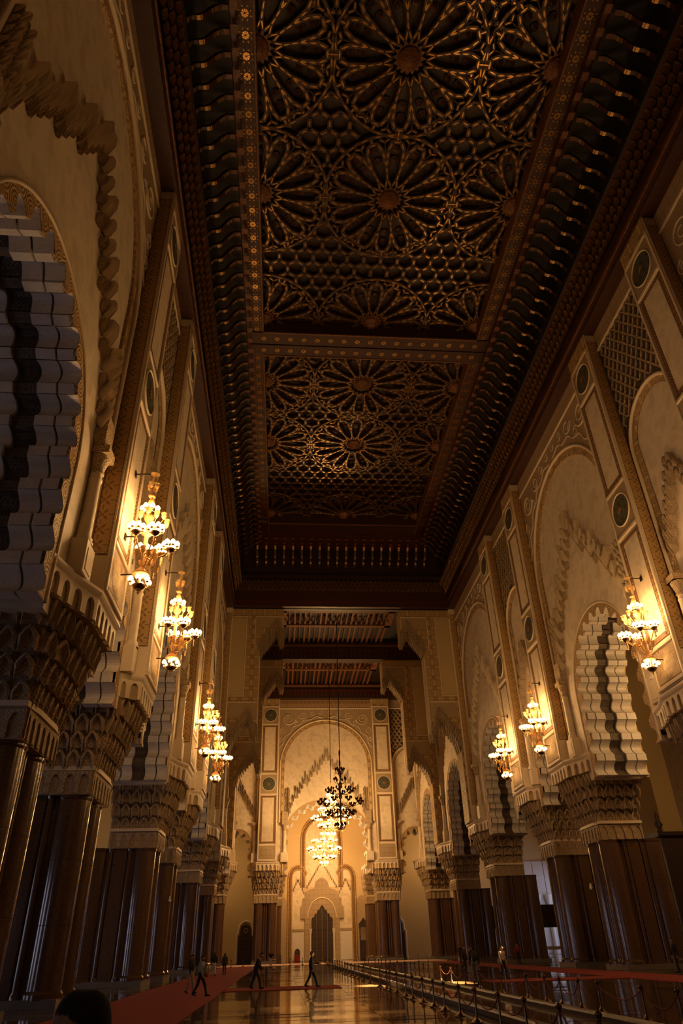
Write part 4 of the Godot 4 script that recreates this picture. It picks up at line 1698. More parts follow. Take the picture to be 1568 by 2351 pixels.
func build_bay_ceiling(d0: float, d1: float, called: String, label: String) -> void:
	# painted beams over the crossing bays
	var o := structure(called, label)
	var y := 44.6
	var s := MB.new()
	s.box(Vector3(-16.9, y + 0.4, -(d0 - 2.7)), Vector3(16.9, y + 1.0, -(d1 + 6.0)))
	part("ground", s, M.wood_black, o)
	for k in 21:
		var x := -8.0 + k * 0.8
		var b := MB.new()
		b.slab(Vector3(-0.17, -(d1 - 0.6), 0.0), Vector3(0.17, -(d0 - 2.5), 0.35), 0.04)
		var tr := Transform3D(Basis(Vector3.RIGHT, PI / 2), Vector3(x, y + 0.35, 0))
		part("beam", b, M.wood_gold if k % 3 else M.wood, o, tr)
	var fr := MB.new()
	for x in [-8.2, 8.2]:
		fr.box(Vector3(x - 0.5, y - 0.15, -(d0 - 2.5)), Vector3(x + 0.5, y + 0.4, -(d0 + 9.6)))
	fr.box(Vector3(-8.7, y - 0.15, -(d0 + 8.9)), Vector3(8.7, y + 0.4, -(d0 + 9.6)))
	fr.box(Vector3(-8.7, y - 0.15, -(d0 + 3.6)), Vector3(8.7, y + 0.4, -(d0 + 4.2)))
	part("gilded_frame", fr, M.wood_gold, o)
	for k in 16:
		inst("frame_niche", shape.blind, M.wood_gold, o, Transform3D(Basis().scaled(Vector3(0.95, 1.0, 1.0)), Vector3(-7.5 + k, y - 0.55, -(d0 + 6.6))))
	var cb := MB.new()
	cb.box(Vector3(-16.2, TOP, -(d1 + 1.4)), Vector3(16.2, y + 0.5, -(d1 - 0.5)))
	part("cornice_board", cb, M.wood_dark, o)
	var rl := MB.new()
	rl.box(Vector3(-15, y - 0.55, -(d1 - 0.5)), Vector3(15, y - 0.2, -(d1 - 0.75)))
	part("cornice_rail", rl, M.wood_gold, o)
	for k in 40:
		inst("cornice_arch", shape.blind, M.wood_plain, o, Transform3D(Basis().scaled(Vector3(0.74, 1.3, 1.0)), Vector3(-14.6 + k * 0.75, TOP + 0.35, -(d1 - 0.5))))
	var sd := MB.new()
	for k in [-1.0, 1.0]:
		sd.box(Vector3(k * 15.9, TOP, -(d0 - 2.7)), Vector3(k * 16.9, y + 1.0, -(d1 + 1.0)))
	part("side_board", sd, M.wood_dark, o)


func build_mihrab() -> void:
	var w := structure("wall_sanctuary_arcade", "cream arcade wall with one wide arch in front of the sanctuary")
	var z := 128.6
	for x in [-10.3, 10.3]:
		make_pilaster(w, at(x, 0, z))
	big_bay(w, at(0, 0, z), 1, true)
	for x in [-15.45, 15.45]:
		small_bay(w, at(x, 0, z))
	# wall of the sanctuary
	var b := structure("wall_sanctuary", "golden stucco wall of the sanctuary with blind arches round the portal")
	var d := 149.2
	var m := MB.new()
	m.box(Vector3(-47, -0.5, -d), Vector3(47, 31, -d - 1.0))
	part("masonry", m, M.gold_stucco, b)
	var sc := MB.new()
	for s in [-1.0, 1.0]:
		sc.box(Vector3(s * 9.0, 0, -(z + 5.3)), Vector3(s * 9.6, 30.5, -d))
	sc.box(Vector3(-9.6, 27.5, -(z + 5.0)), Vector3(9.6, 28.2, -d))
	sc.box(Vector3(-17.5, 30.4, -(z + 5.0)), Vector3(17.5, 31.0, -d))
	sc.box(Vector3(-47, 30.6, -(z + 5.0)), Vector3(47, 31.2, -d - 1.0))
	part("side_wall", sc, M.ochre, b)
	# pale dressed stone at the end of the right aisle
	for k in 3:
		var ps := MB.new()
		ps.slab(Vector3(39.6 + k * 2.2, 0, -d), Vector3(41.7 + k * 2.2, 15.5, -d + 0.3), 0.05)
		part("stone_facing", ps, M.stone, b)
		var pc := MB.new()
		pc.lathe([Vector2(0.6, 0), Vector2(0.6, 0.5), Vector2(0.42, 0.7), Vector2(0.4, 8.0), Vector2(0.7, 9.2), Vector2(0.7, 9.6)], 12, Transform3D(Basis(), Vector3(41.75 + k * 2.2, 0, -d + 0.6)))
		part("engaged_column", pc, M.stone, b)
	# recessed cream fields and the brown bands that run round them
	var path := PackedVector2Array()
	path.append(Vector2(5.75, 0.0))
	path.append(Vector2(5.75, 13.2))
	for k in 9:
		var g := PI * k / 8.0
		path.append(Vector2(4.55 + 1.2 * cos(g), 13.4 + 1.5 * sin(g)))
	path.append(Vector2(3.35, 11.8))
	var mid := PackedVector2Array()
	mid.append(Vector2(3.3, 11.8))
	mid.append(Vector2(3.3, 20.0))
	for k in 13:
		var g := PI * k / 12.0
		mid.append(Vector2(3.3 * cos(g), 20.2 + 3.6 * sin(g)))
	mid.append(Vector2(-3.3, 20.0))
	mid.append(Vector2(-3.3, 11.8))
	for s in [-1.0, 1.0]:
		var f := PackedVector2Array()
		for p in path:
			f.append(Vector2(p.x * s, p.y))
		f.append(Vector2(3.35 * s, 0))
		var fm := MB.new()
		fm.prism(f, -d, -d + 0.06, false)
		part("side_field", fm, M.plaster, b)
		for off in [0.0, 0.34, 0.66]:
			var tb := MB.new()
			var pp := PackedVector3Array()
			for p in path:
				var o2: Vector2 = p
				if off > 0.0:
					var dirv := (p - Vector2(4.55, minf(p.y, 13.4)))
					o2 = p + dirv.normalized() * off * (1.0 if p.x > 3.4 else 0.0)
				pp.append(Vector3(o2.x * s, o2.y, -d + 0.08))
			tb.tube(pp, 0.17, 6)
			part("arch_band", tb, M.border if off == 0.34 else M.brown_band, b)
	var mf := MB.new()
	mf.prism(mid, -d, -d + 0.05, false)
	part("middle_field", mf, M.plaster, b)
	for off in [0.0, 0.35, 0.68]:
		var tb := MB.new()
		var pp := PackedVector3Array()
		for p in mid:
			var o2: Vector2 = p + (p - Vector2(0, minf(p.y, 20.2))).normalized() * off
			pp.append(Vector3(o2.x, o2.y, -d + 0.08))
		tb.tube(pp, 0.17, 6)
		part("arch_band", tb, M.border if off == 0.35 else M.brown_band, b)
	# zigzag stalactite lines
	for s in [-1.0, 1.0]:
		for i in 11:
			inst("stalactite", shape.drop, M.stalactite, b, Transform3D(Basis().scaled(Vector3(0.6, 0.6, 0.6)), Vector3(s * (0.28 * i), 15.9 - 0.42 * i, -d + 0.05)))
		for i in 10:
			inst("stalactite", shape.drop, M.stalactite, b, Transform3D(Basis().scaled(Vector3(0.5, 0.55, 0.5)), Vector3(s * (4.55 + (i - 4.5) * 0.25), 13.0 - absf(i - 4.5) * 0.5, -d + 0.05)))
		var nb := MB.new()
		var np := PackedVector2Array([Vector2(s * 6.6, 0), Vector2(s * 6.6, 9.0)])
		for k in 9:
			var g := PI - PI * k / 8.0
			np.append(Vector2(s * 7.6 + s * 1.0 * cos(g), 9.0 + 1.3 * sin(g)))
		np.append(Vector2(s * 8.6, 0))
		nb.prism(np, -d, -d + 0.07, false)
		part("side_niche", nb, M.carved_fine, b)
		var dd := MB.new()
		dd.slab(Vector3(minf(s * 3.4, s * 5.6), 0.0, -d), Vector3(maxf(s * 3.4, s * 5.6), 4.5, -d + 0.12), 0.04)
		part("dado", dd, M.stone, b)
		var df := MB.new()
		df.slab(Vector3(minf(s * 3.4, s * 5.6), 4.55, -d), Vector3(maxf(s * 3.4, s * 5.6), 5.0, -d + 0.16), 0.04)
		part("dado_rail", df, M.carved_fine, b)
	# portal
	var por := PackedVector2Array()
	var steps := [Vector2(4.0, 6.6), Vector2(4.0, 8.6), Vector2(3.6, 8.6), Vector2(3.6, 10.0), Vector2(3.1, 10.0), Vector2(3.1, 11.0), Vector2(2.2, 11.4), Vector2(1.4, 11.6), Vector2(1.2, 12.6), Vector2(0.6, 13.2)]
	for p in steps:
		por.append(p)
	por.append(Vector2(0, 13.4))
	for k in range(steps.size() - 1, -1, -1):
		por.append(Vector2(-steps[k].x, steps[k].y))
	por.append(Vector2(-3.2, 6.6))
	por.append(Vector2(-3.2, 0))
	por.append(Vector2(-2.0, 0))
	var dents := [Vector2(2.0, 6.4), Vector2(1.75, 6.9), Vector2(1.6, 6.7), Vector2(1.25, 7.5), Vector2(1.1, 7.3), Vector2(0.75, 8.1), Vector2(0.6, 7.9), Vector2(0.3, 8.5)]
	for k in dents.size():
		por.append(Vector2(-dents[k].x, dents[k].y))
	por.append(Vector2(0, 8.8))
	for k in range(dents.size() - 1, -1, -1):
		por.append(dents[k])
	por.append(Vector2(2.0, 0))
	por.append(Vector2(3.2, 0))
	por.append(Vector2(3.2, 6.6))
	var pm := MB.new()
	pm.prism(por, -d, -d + 0.45, false)
	part("portal_surround", pm, M.carved, b)
	var arcs := MB.new()
	var ap := PackedVector3Array()
	for k in 17:
		var g := PI * k / 16.0
		ap.append(Vector3(2.7 * cos(g), 6.8 + 3.2 * sin(g), -d + 0.47))
	arcs.tube(ap, 0.12, 6)
	part("portal_arch_roll", arcs, M.cream, b)
	for s in [-1.0, 1.0]:
		var c := MB.new()
		c.lathe([Vector2(0.3, 0), Vector2(0.3, 0.2), Vector2(0.2, 0.3), Vector2(0.18, 4.1), Vector2(0.24, 4.2), Vector2(0.32, 4.7), Vector2(0.34, 5.0)], 12, Transform3D(Basis(), Vector3(s * 2.2, 0, -d + 0.6)))
		part("portal_column", c, M.stone, b)
	var leafs := structure("door_1", "tall dark wooden folding door in the carved portal")
	for k in 4:
		var lf := MB.new()
		var x0 := -2.0 + k
		lf.slab(Vector3(x0 + 0.03, 0, -d + 0.05), Vector3(x0 + 0.97, 7.6 if k in [0, 3] else 8.8, -d + 0.2), 0.04)
		for r in 5:
			lf.slab(Vector3(x0 + 0.2, 0.4 + r * 1.45, -d + 0.2), Vector3(x0 + 0.8, 1.6 + r * 1.45, -d + 0.25), 0.03)
		part("door_leaf", lf, M.wood_dark, leafs)
	# side doors of the end wall, seen between the far piers
	var num := 2
	for s in [-1.0, 1.0]:
		var cx: float = s * 14.1
		var sd := structure("door_%d" % num, "arched dark studded door at the end of the %s side" % ("left" if s < 0 else "right"))
		num += 1
		var leaf := PackedVector2Array([Vector2(-1.3, 0), Vector2(-1.3, 4.1), Vector2(-1.0, 4.1), Vector2(-1.0, 5.0)])
		for k in 9:
			var g := PI - PI * k / 8.0
			leaf.append(Vector2(1.0 * cos(g), 5.0 + 1.0 * sin(g)))
		leaf.append_array(PackedVector2Array([Vector2(1.0, 4.1), Vector2(1.3, 4.1), Vector2(1.3, 0)]))
		var lm := MB.new()
		lm.prism(leaf, 0.0, 0.12, false, at(cx, 0, d))
		part("door_leaf", lm, M.wood_dark, sd)
		for r in 6:
			for k in 2:
				var pnm := MB.new()
				pnm.slab(Vector3(cx - 1.05 + k * 1.1, 0.3 + r * 0.62, -d + 0.1), Vector3(cx - 0.05 + k * 1.1, 0.8 + r * 0.62, -d + 0.16), 0.03)
				part("door_panel", pnm, M.wood, sd)
		part("door_medallion", torus_xy(0.35, 0.07, 16, Transform3D(Basis(), Vector3(cx, 5.0, -d + 0.14))), M.gilt_dull, sd)
		var fr := MB.new()
		var fp := PackedVector3Array([Vector3(cx - 1.6, 0, -d + 0.12), Vector3(cx - 1.6, 4.3, -d + 0.12), Vector3(cx - 1.3, 4.5, -d + 0.12), Vector3(cx - 1.3, 5.1, -d + 0.12)])
		for k in 9:
			var g := PI - PI * k / 8.0
			fp.append(Vector3(cx + 1.3 * cos(g), 5.2 + 1.3 * sin(g), -d + 0.12))
		fp.append_array(PackedVector3Array([Vector3(cx + 1.3, 4.5, -d + 0.12), Vector3(cx + 1.6, 4.3, -d + 0.12), Vector3(cx + 1.6, 0, -d + 0.12)]))
		fr.tube(fp, 0.22, 6)
		part("door_frame", fr, M.stone, sd)


func build_piers() -> void:
	var proto := {}
	var words := {27.5: "nearest", 37.8: "second", 58.4: "third", 68.7: "fourth", 89.3: "fifth", 109.9: "sixth", 130.3: "last", 6.9: "rearmost"}
	for s in [-1, 1]:
		for d in [27.5, 37.8, 58.4, 68.7, 89.3, 109.9, 130.3, 6.9]:
			# local +x runs away from the viewer on the left wall and towards him on the right
			var key := "both"
			if d in [27.5, 58.4]:
				key = "low" if s < 0 else "high"
			elif d in [37.8, 68.7, 6.9]:
				key = "high" if s < 0 else "low"
			var label := "brown granite pier with carved capital, %s of the row on the %s" % [words[d], "left" if s < 0 else "right"]
			if d == 6.9:
				label = "brown granite pier beside the viewer on the %s" % ("left" if s < 0 else "right")
			var o: Node3D
			if proto.has(key):
				o = proto[key].duplicate()
				o.name = numbered("pier")
				add_child(o)
				tag(o, label, "", "", "structure")
			else:
				o = thing("pier", label, "", "", "structure")
				make_pier(o, key != "high", key != "low", key != "both")
				proto[key] = o
			o.transform = on_wall(s, d)
	for spot in [[10.3, 128.6, "of the wide sanctuary arch"], [9.5, 137.5, "inside the sanctuary, behind the arch"]]:
		for s in [-1, 1]:
			var o: Node3D = proto["symmetric"] if proto.has("symmetric") else null
			if o == null:
				o = thing("pier", "", "")
				make_pier(o, false, false, true)
				proto["symmetric"] = o
			else:
				o = o.duplicate()
				o.name = numbered("pier")
				add_child(o)
			tag(o, "clustered pier %s %s" % ["to the left" if s < 0 else "to the right", spot[2]], "", "", "structure")
			o.transform = at(s * spot[0], 0, spot[1])


# ---------------------------------------------------------------- floor and what lies on it
func build_floor() -> void:
	var o := structure("floor", "polished brown marble floor mirroring the hall")
	var b := MB.new()
	b.box(Vector3(-60, -0.6, 17), Vector3(60, -0.03, -156))
	part("bed", b, M.floor, o)
	var r := RandomNumberGenerator.new()
	r.seed = 11
	var tx := 2.2
	var tz := 1.2
	var rest := MB.new()
	for i in range(-21, 21):
		for j in range(-12, 125):
			var x := i * tx
			var d := j * tz
			if absf(x + tx / 2) < 1.3:
				continue
			var ax := r.randfn(0.0, 0.005)
			var az := r.randfn(0.0, 0.0012)
			var near := x > -17.0 and x < 8.0 and d > 23.0 and d < 55.0
			var h := Vector2(tx / 2 - 0.008, tz / 2 - 0.008)
			var c := Vector3(x + tx / 2, 0.0, -(d + tz / 2))
			var p := []
			for q in [Vector2(-1, -1), Vector2(1, -1), Vector2(1, 1), Vector2(-1, 1)]:
				p.append(Vector3(q.x * h.x, q.x * h.x * az + q.y * h.y * ax - 0.003, q.y * h.y))
			if near:
				var t := MB.new()
				t.q(p[0], p[1], p[2], p[3], Vector3.UP)
				for k in 4:
					var a: Vector3 = p[k]
					var e: Vector3 = p[(k + 1) % 4]
					t.q(a, e, e - Vector3(0, 0.03, 0), a - Vector3(0, 0.03, 0), (a + e) / 2)
				part("floor_tile", t, M.floor, o, Transform3D(Basis(), c))
			else:
				rest.q(c + p[0], c + p[1], c + p[2], c + p[3], Vector3.UP)
	part("floor_tiles", rest, M.floor, o).set_meta("kind", "stuff")
	# the strip down the middle between two low rounded kerbs
	var mid := MB.new()
	for j in range(-8, 100):
		var d := j * 1.4
		mid.box(Vector3(-1.05, -0.05, -d), Vector3(1.05, 0.03 + 0.004 * sin(j * 3.7), -(d + 1.385)))
	part("middle_strip", mid, M.floor, o)
	for s in [-1.0, 1.0]:
		var k := MB.new()
		var prof := [Vector2(1.3, -0.02), Vector2(1.3, 0.12), Vector2(1.26, 0.17), Vector2(1.18, 0.2), Vector2(1.1, 0.17), Vector2(1.06, 0.12), Vector2(1.06, -0.02)]
		for i in prof.size() - 1:
			var a: Vector2 = prof[i]
			var e: Vector2 = prof[i + 1]
			k.q(Vector3(a.x * s, a.y, 10), Vector3(e.x * s, e.y, 10), Vector3(e.x * s, e.y, -112), Vector3(a.x * s, a.y, -112), Vector3((a.x + e.x) / 2 * s - 1.18 * s, 0.1 + a.y - 0.1, 0) + Vector3(0, 0.3 if a.y > 0.1 else 0.0, 0))
		part("kerb", k, M.kerb, o)


func carpet(label: String, x0: float, x1: float, d0: float, d1: float, m: Material) -> void:
	var b := MB.new()
	var seg := 24
	var r := RandomNumberGenerator.new()
	r.seed = int(x0 * 100) + int(d0)
	# a thick pile with a slightly wavy edge
	for i in seg:
		var a := lerpf(d0, d1, float(i) / seg)
		var e := lerpf(d0, d1, float(i + 1) / seg)
		var w0 := 0.05 * sin(i * 1.3)
		var w1 := 0.05 * sin((i + 1) * 1.3)
		var t := 0.018
		b.q(Vector3(x0 + w0, t, -a), Vector3(x1 + w0, t, -a), Vector3(x1 + w1, t, -e), Vector3(x0 + w1, t, -e), Vector3.UP)
		b.q(Vector3(x0 + w0, -0.005, -a), Vector3(x0 + w0, t, -a), Vector3(x0 + w1, t, -e), Vector3(x0 + w1, -0.005, -e), Vector3.LEFT)
		b.q(Vector3(x1 + w0, -0.005, -a), Vector3(x1 + w0, t, -a), Vector3(x1 + w1, t, -e), Vector3(x1 + w1, -0.005, -e), Vector3.RIGHT)
	b.q(Vector3(x0, -0.005, -d0), Vector3(x1, -0.005, -d0), Vector3(x1, 0.018, -d0), Vector3(x0, 0.018, -d0), Vector3(0, 0, 1))
	b.q(Vector3(x0, -0.005, -d1), Vector3(x1, -0.005, -d1), Vector3(x1, 0.018, -d1), Vector3(x0, 0.018, -d1), Vector3(0, 0, -1))
	var o := part(numbered("carpet_runner"), b, m, self)
	tag(o, label, "carpet")


func build_carpets() -> void:
	carpet("long red carpet runner along the left piers", -15.4, -10.75, 16.0, 110.0, M.carpet)
	carpet("short red carpet strip crossing the floor under two walking men", -10.7, -4.25, 45.4, 49.3, M.carpet)
	carpet("long red carpet runner along the right piers", 12.2, 15.7, 30.0, 108.0, M.carpet)
	carpet("short red carpet strip beyond the right-hand row of posts", 4.4, 12.15, 45.6, 49.0, M.carpet)
	carpet("pale rose carpet covering the floor before the sanctuary", -16.4, 16.4, 113.0, 126.0, M.carpet_pale)


func build_stanchions() -> void:
	var post: Node3D = null
	var rows := [
		[-2.15, [14.2, 16.2, 18.5, 20.7, 23.2, 25.3, 27.6, 29.5, 31.7, 34.1, 35.9, 38.7, 41.1, 42.4, 45.2, 50.0, 54.0, 57.2, 60.4, 63.5, 66.7, 69.7, 72.7, 75.6, 78.8, 82.3, 86.0, 92.0, 99.0], "left"],
		[2.0, [17.4, 19.6, 21.6, 24.6, 26.2, 28.0, 29.6, 31.8, 35.5, 39.4, 42.5, 46.0, 49.0, 52.9, 54.8, 56.6, 58.4, 60.4, 62.9, 67.0, 71.5, 74.5, 77.7, 79.9, 83.1, 88.9, 93.3], "right"]]
	var nth := ["first", "second", "third", "fourth", "fifth", "sixth", "seventh", "eighth", "ninth", "tenth", "eleventh", "twelfth", "thirteenth", "fourteenth", "fifteenth", "sixteenth", "seventeenth", "eighteenth", "nineteenth", "twentieth", "twenty-first", "twenty-second", "twenty-third", "twenty-fourth", "twenty-fifth", "twenty-sixth", "twenty-seventh", "twenty-eighth", "twenty-ninth"]
	for row in rows:
		var ds: Array = row[1]
		for i in ds.size():
			var label := "brass rope post, %s from the viewer in the %s row" % [nth[i], row[2]]
			if post == null:
				post = thing("rope_post", label, "post", "rope posts beside the middle strip")
				var b := MB.new()
				b.lathe([Vector2(0.0, 0.0), Vector2(0.17, 0.0), Vector2(0.175, 0.02), Vector2(0.15, 0.05), Vector2(0.09, 0.09), Vector2(0.05, 0.15), Vector2(0.032, 0.18)], 14)
				part("base", b, M.brass, post)
				var p := MB.new()
				p.lathe([Vector2(0.03, 0.17), Vector2(0.028, 0.5), Vector2(0.026, 0.68), Vector2(0.045, 0.69), Vector2(0.045, 0.71), Vector2(0.028, 0.72)], 10)
				part("pole", p, M.brass, post)
				var f := MB.new()
				f.lathe([Vector2(0.025, 0.715), Vector2(0.05, 0.735), Vector2(0.068, 0.765), Vector2(0.068, 0.79), Vector2(0.045, 0.82), Vector2(0.018, 0.835), Vector2(0.012, 0.86), Vector2(0.0, 0.9)], 12)
				part("finial", f, M.brass, post)
				post.position = Vector3(row[0], 0, -ds[i])
			else:
				var c: Node3D = post.duplicate()
				c.name = numbered("rope_post")
				add_child(c)
				c.set_meta("label", label)
				c.position = Vector3(row[0], 0, -ds[i])
		for i in ds.size() - 1:
			if ds[i + 1] - ds[i] > 4.6:
				continue
			var pth := PackedVector3Array()
			var sag := 0.3 + 0.04 * sin(i * 2.1)
			for k in 13:
				var s := k / 12.0
				pth.append(Vector3(row[0], 0.68 - sag * 4.0 * s * (1.0 - s), -lerpf(ds[i] + 0.06, ds[i + 1] - 0.06, s)))
			var m := MB.new()
			m.tube(pth, 0.017, 6)
			var ro := part(numbered("barrier_rope"), m, M.rope, self)
			tag(ro, "dark red rope slung between the %s and %s posts of the %s row" % [nth[i], nth[i + 1], row[2]], "rope", "ropes between the posts")
	# a few posts that close the pale carpet
	var edge := [[-14.3, 112.0], [-12.7, 112.2], [-6.3, 112.0], [-4.6, 112.1], [11.4, 112.0], [12.7, 112.0], [15.6, 112.2]]
	for i in edge.size():
		var c: Node3D = post.duplicate()
		c.name = numbered("rope_post")
		add_child(c)
		c.set_meta("label", "brass rope post at the edge of the pale carpet, %s from the left" % nth[i])
		c.set_meta("group", "posts along the pale carpet")
		c.position = Vector3(edge[i][0], 0, -edge[i][1])


# ---------------------------------------------------------------- chandeliers
func chandelier_shapes() -> void:
	var b := MB.new()
	b.lathe([Vector2(0.0, 0.0), Vector2(0.07, 0.01), Vector2(0.12, 0.08), Vector2(0.125, 0.14), Vector2(0.085, 0.22), Vector2(0.04, 0.27), Vector2(0.0, 0.29)], 8)
	shape.bulb = b.mesh()
	var c := MB.new()
	c.lathe([Vector2(0.025, -0.1), Vector2(0.06, -0.06), Vector2(0.1, 0.03), Vector2(0.085, 0.1), Vector2(0.12, 0.17), Vector2(0.11, 0.17), Vector2(0.07, 0.1), Vector2(0.08, 0.04), Vector2(0.0, -0.02)], 8)
	shape.cup = c.mesh()
	var s := MB.new()
	s.lathe([Vector2(0.03, -0.05), Vector2(0.08, -0.02), Vector2(0.05, 0.02), Vector2(0.03, 0.05)], 7)
	shape.socket = s.mesh()
	var d := MB.new()
	d.lathe([Vector2(0.0, -0.16), Vector2(0.05, -0.15), Vector2(0.16, -0.06), Vector2(0.2, 0.02), Vector2(0.12, 0.05), Vector2(0.0, 0.06)], 12)
	shape.dish = d.mesh()
	var g := MB.new()
	g.lathe([Vector2(0.0, -0.22), Vector2(0.03, -0.15), Vector2(0.014, -0.11), Vector2(0.03, -0.06), Vector2(0.01, 0.0)], 6)
	shape.drop_glass = g.mesh()


func arm(from: Vector3, to: Vector3, dip: float) -> PackedVector3Array:
	var p := PackedVector3Array()
	for k in 9:
		var s := k / 8.0
		p.append(from.lerp(to, s) + Vector3(0, -dip * sin(PI * s) + 0.0, 0))
	return p


func cluster(thing_node: Node3D, c: Vector3, count: int, rad: float, lit: bool, arms: MB) -> void:
	var o := holder("lamp_cluster" if lit else "cluster", thing_node)
	for k in count:
		var a := TAU * k / count
		var p := c + Vector3(cos(a) * rad, 0.05, sin(a) * rad)
		arms.tube(arm(c + Vector3(0, -0.1, 0), p + Vector3(0, -0.05, 0), 0.08), 0.018, 5)
		inst("bulb" if lit else "unlit_bulb", shape.bulb, M.bulb if lit else M.bronze, o, Transform3D(Basis(), p))
		inst("socket", shape.socket, M.gilt_dull if lit else M.bronze, o, Transform3D(Basis(), p))
	inst("dish", shape.dish, M.bronze, o, Transform3D(Basis().scaled(Vector3.ONE * (rad / 0.28)), c + Vector3(0, -0.08, 0)))


func lamp(o: Node3D, p: Vector3, e: float) -> void:
	var l := OmniLight3D.new()
	l.name = "lamp_light"
	l.position = p
	l.light_color = LAMP_COLOUR
	l.light_energy = e
	l.light_size = 0.3
	l.omni_range = 160.0
	l.omni_attenuation = 2.0
	l.shadow_enabled = true
	o.add_child(l, true)


func wall_chandelier(o: Node3D) -> void:
	var ax := Vector3(0, 0, 0.95)
	for y in [21.4, 17.9, 15.95]:
		var metal := MB.new()
		metal.tube(PackedVector3Array([Vector3(0, y, 0), Vector3(0, y + 0.03, 0.5), Vector3(0, y, 0.95)]), 0.035, 6)
		metal.bx(Transform3D(Basis(), Vector3(0, y, 0.02)), Vector3(0.25, 0.3, 0.05))
		part("wall_bracket", metal, M.iron, o)
	var stem := MB.new()
	stem.lathe([Vector2(0.0, 21.5), Vector2(0.2, 21.48), Vector2(0.22, 21.4), Vector2(0.06, 21.3), Vector2(0.1, 21.15), Vector2(0.12, 21.05), Vector2(0.03, 20.95), Vector2(0.03, 20.3), Vector2(0.2, 20.15), Vector2(0.12, 20.05), Vector2(0.05, 20.0), Vector2(0.14, 19.85), Vector2(0.15, 19.72), Vector2(0.06, 19.6), Vector2(0.05, 19.1), Vector2(0.28, 19.0), Vector2(0.2, 18.8), Vector2(0.07, 18.6), Vector2(0.08, 18.2), Vector2(0.3, 18.1), Vector2(0.1, 17.9), Vector2(0.07, 17.3), Vector2(0.16, 17.1), Vector2(0.08, 16.8), Vector2(0.1, 16.3), Vector2(0.36, 16.05), Vector2(0.38, 15.95), Vector2(0.1, 15.88), Vector2(0.04, 15.8), Vector2(0.04, 15.45), Vector2(0.22, 15.38), Vector2(0.12, 15.22), Vector2(0.03, 15.18), Vector2(0.06, 15.1), Vector2(0.0, 14.98)], 12, Transform3D(Basis(), ax))
	part("stem", stem, M.amber, o)
	var arms := MB.new()
	# top globes, then rings of flower cups
	for k in 4:
		var a := TAU * k / 4 + 0.4
		var p := ax + Vector3(cos(a) * 0.2, 20.62, sin(a) * 0.2)
		arms.tube(arm(ax + Vector3(0, 20.4, 0), p, 0.1), 0.015, 5)
		inst("glass_globe", shape.cup, M.amber, o, Transform3D(Basis().scaled(Vector3.ONE * 1.1), p))
	cluster(o, ax + Vector3(0, 19.25, 0), 7, 0.36, true, arms)
	for k in 9:
		var a := -0.35 + (PI + 0.7) * k / 8.0
		var dirv := Vector3(cos(a), 0, sin(a))
		var rr := 0.85 if dirv.z > -0.1 else 0.7
		var p := ax + dirv * rr + Vector3(0, 18.62 + 0.12 * (k % 2), 0)
		arms.tube(arm(ax + Vector3(0, 18.25, 0), p + Vector3(0, -0.1, 0), 0.22), 0.02, 5)
		inst("glass_cup", shape.cup, M.amber, o, Transform3D(Basis().scaled(Vector3.ONE * 1.2), p))
		var p2 := ax + dirv * 0.55 + Vector3(0, 16.75 + 0.15 * (k % 2), 0)
		arms.tube(arm(ax + Vector3(0, 16.4, 0), p2 + Vector3(0, -0.1, 0), 0.18), 0.02, 5)
		inst("glass_cup", shape.cup, M.amber, o, Transform3D(Basis().scaled(Vector3.ONE * 1.15), p2))
		inst("glass_drop", shape.drop_glass, M.amber, o, Transform3D(Basis().scaled(Vector3.ONE * 1.5), p2 + Vector3(dirv.x * 0.2, -0.35, dirv.z * 0.2)))
	for a in [-0.25, 0.55, PI / 2, PI - 0.55, PI + 0.25]:
		var dirv := Vector3(cos(a), 0, sin(a))
		var p := ax + dirv * (1.15 if dirv.z > 0.3 else 1.0) + Vector3(0, 17.35 + 0.35 * absf(dirv.x), 0)
		arms.tube(arm(ax + Vector3(0, 17.0, 0), p + Vector3(0, -0.12, 0), 0.3), 0.03, 6)
		cluster(o, p, 7, 0.3, true, arms)
		inst("glass_drop", shape.drop_glass, M.amber, o, Transform3D(Basis().scaled(Vector3.ONE * 2.2), p + Vector3(0, -0.25, 0)))
		lamp(o, p + Vector3(0, 0.32, 0), WALL_LAMP * (0.22 if dirv.z > 0.3 else 0.06))
	cluster(o, ax + Vector3(0, 15.5, 0), 6, 0.42, true, arms)
	part("branches", arms, M.gilt_dull, o)
	lamp(o, ax + Vector3(0, 19.6, 0), WALL_LAMP * 0.1)
	lamp(o, ax + Vector3(0, 15.68, 0.2), WALL_LAMP * 0.1)


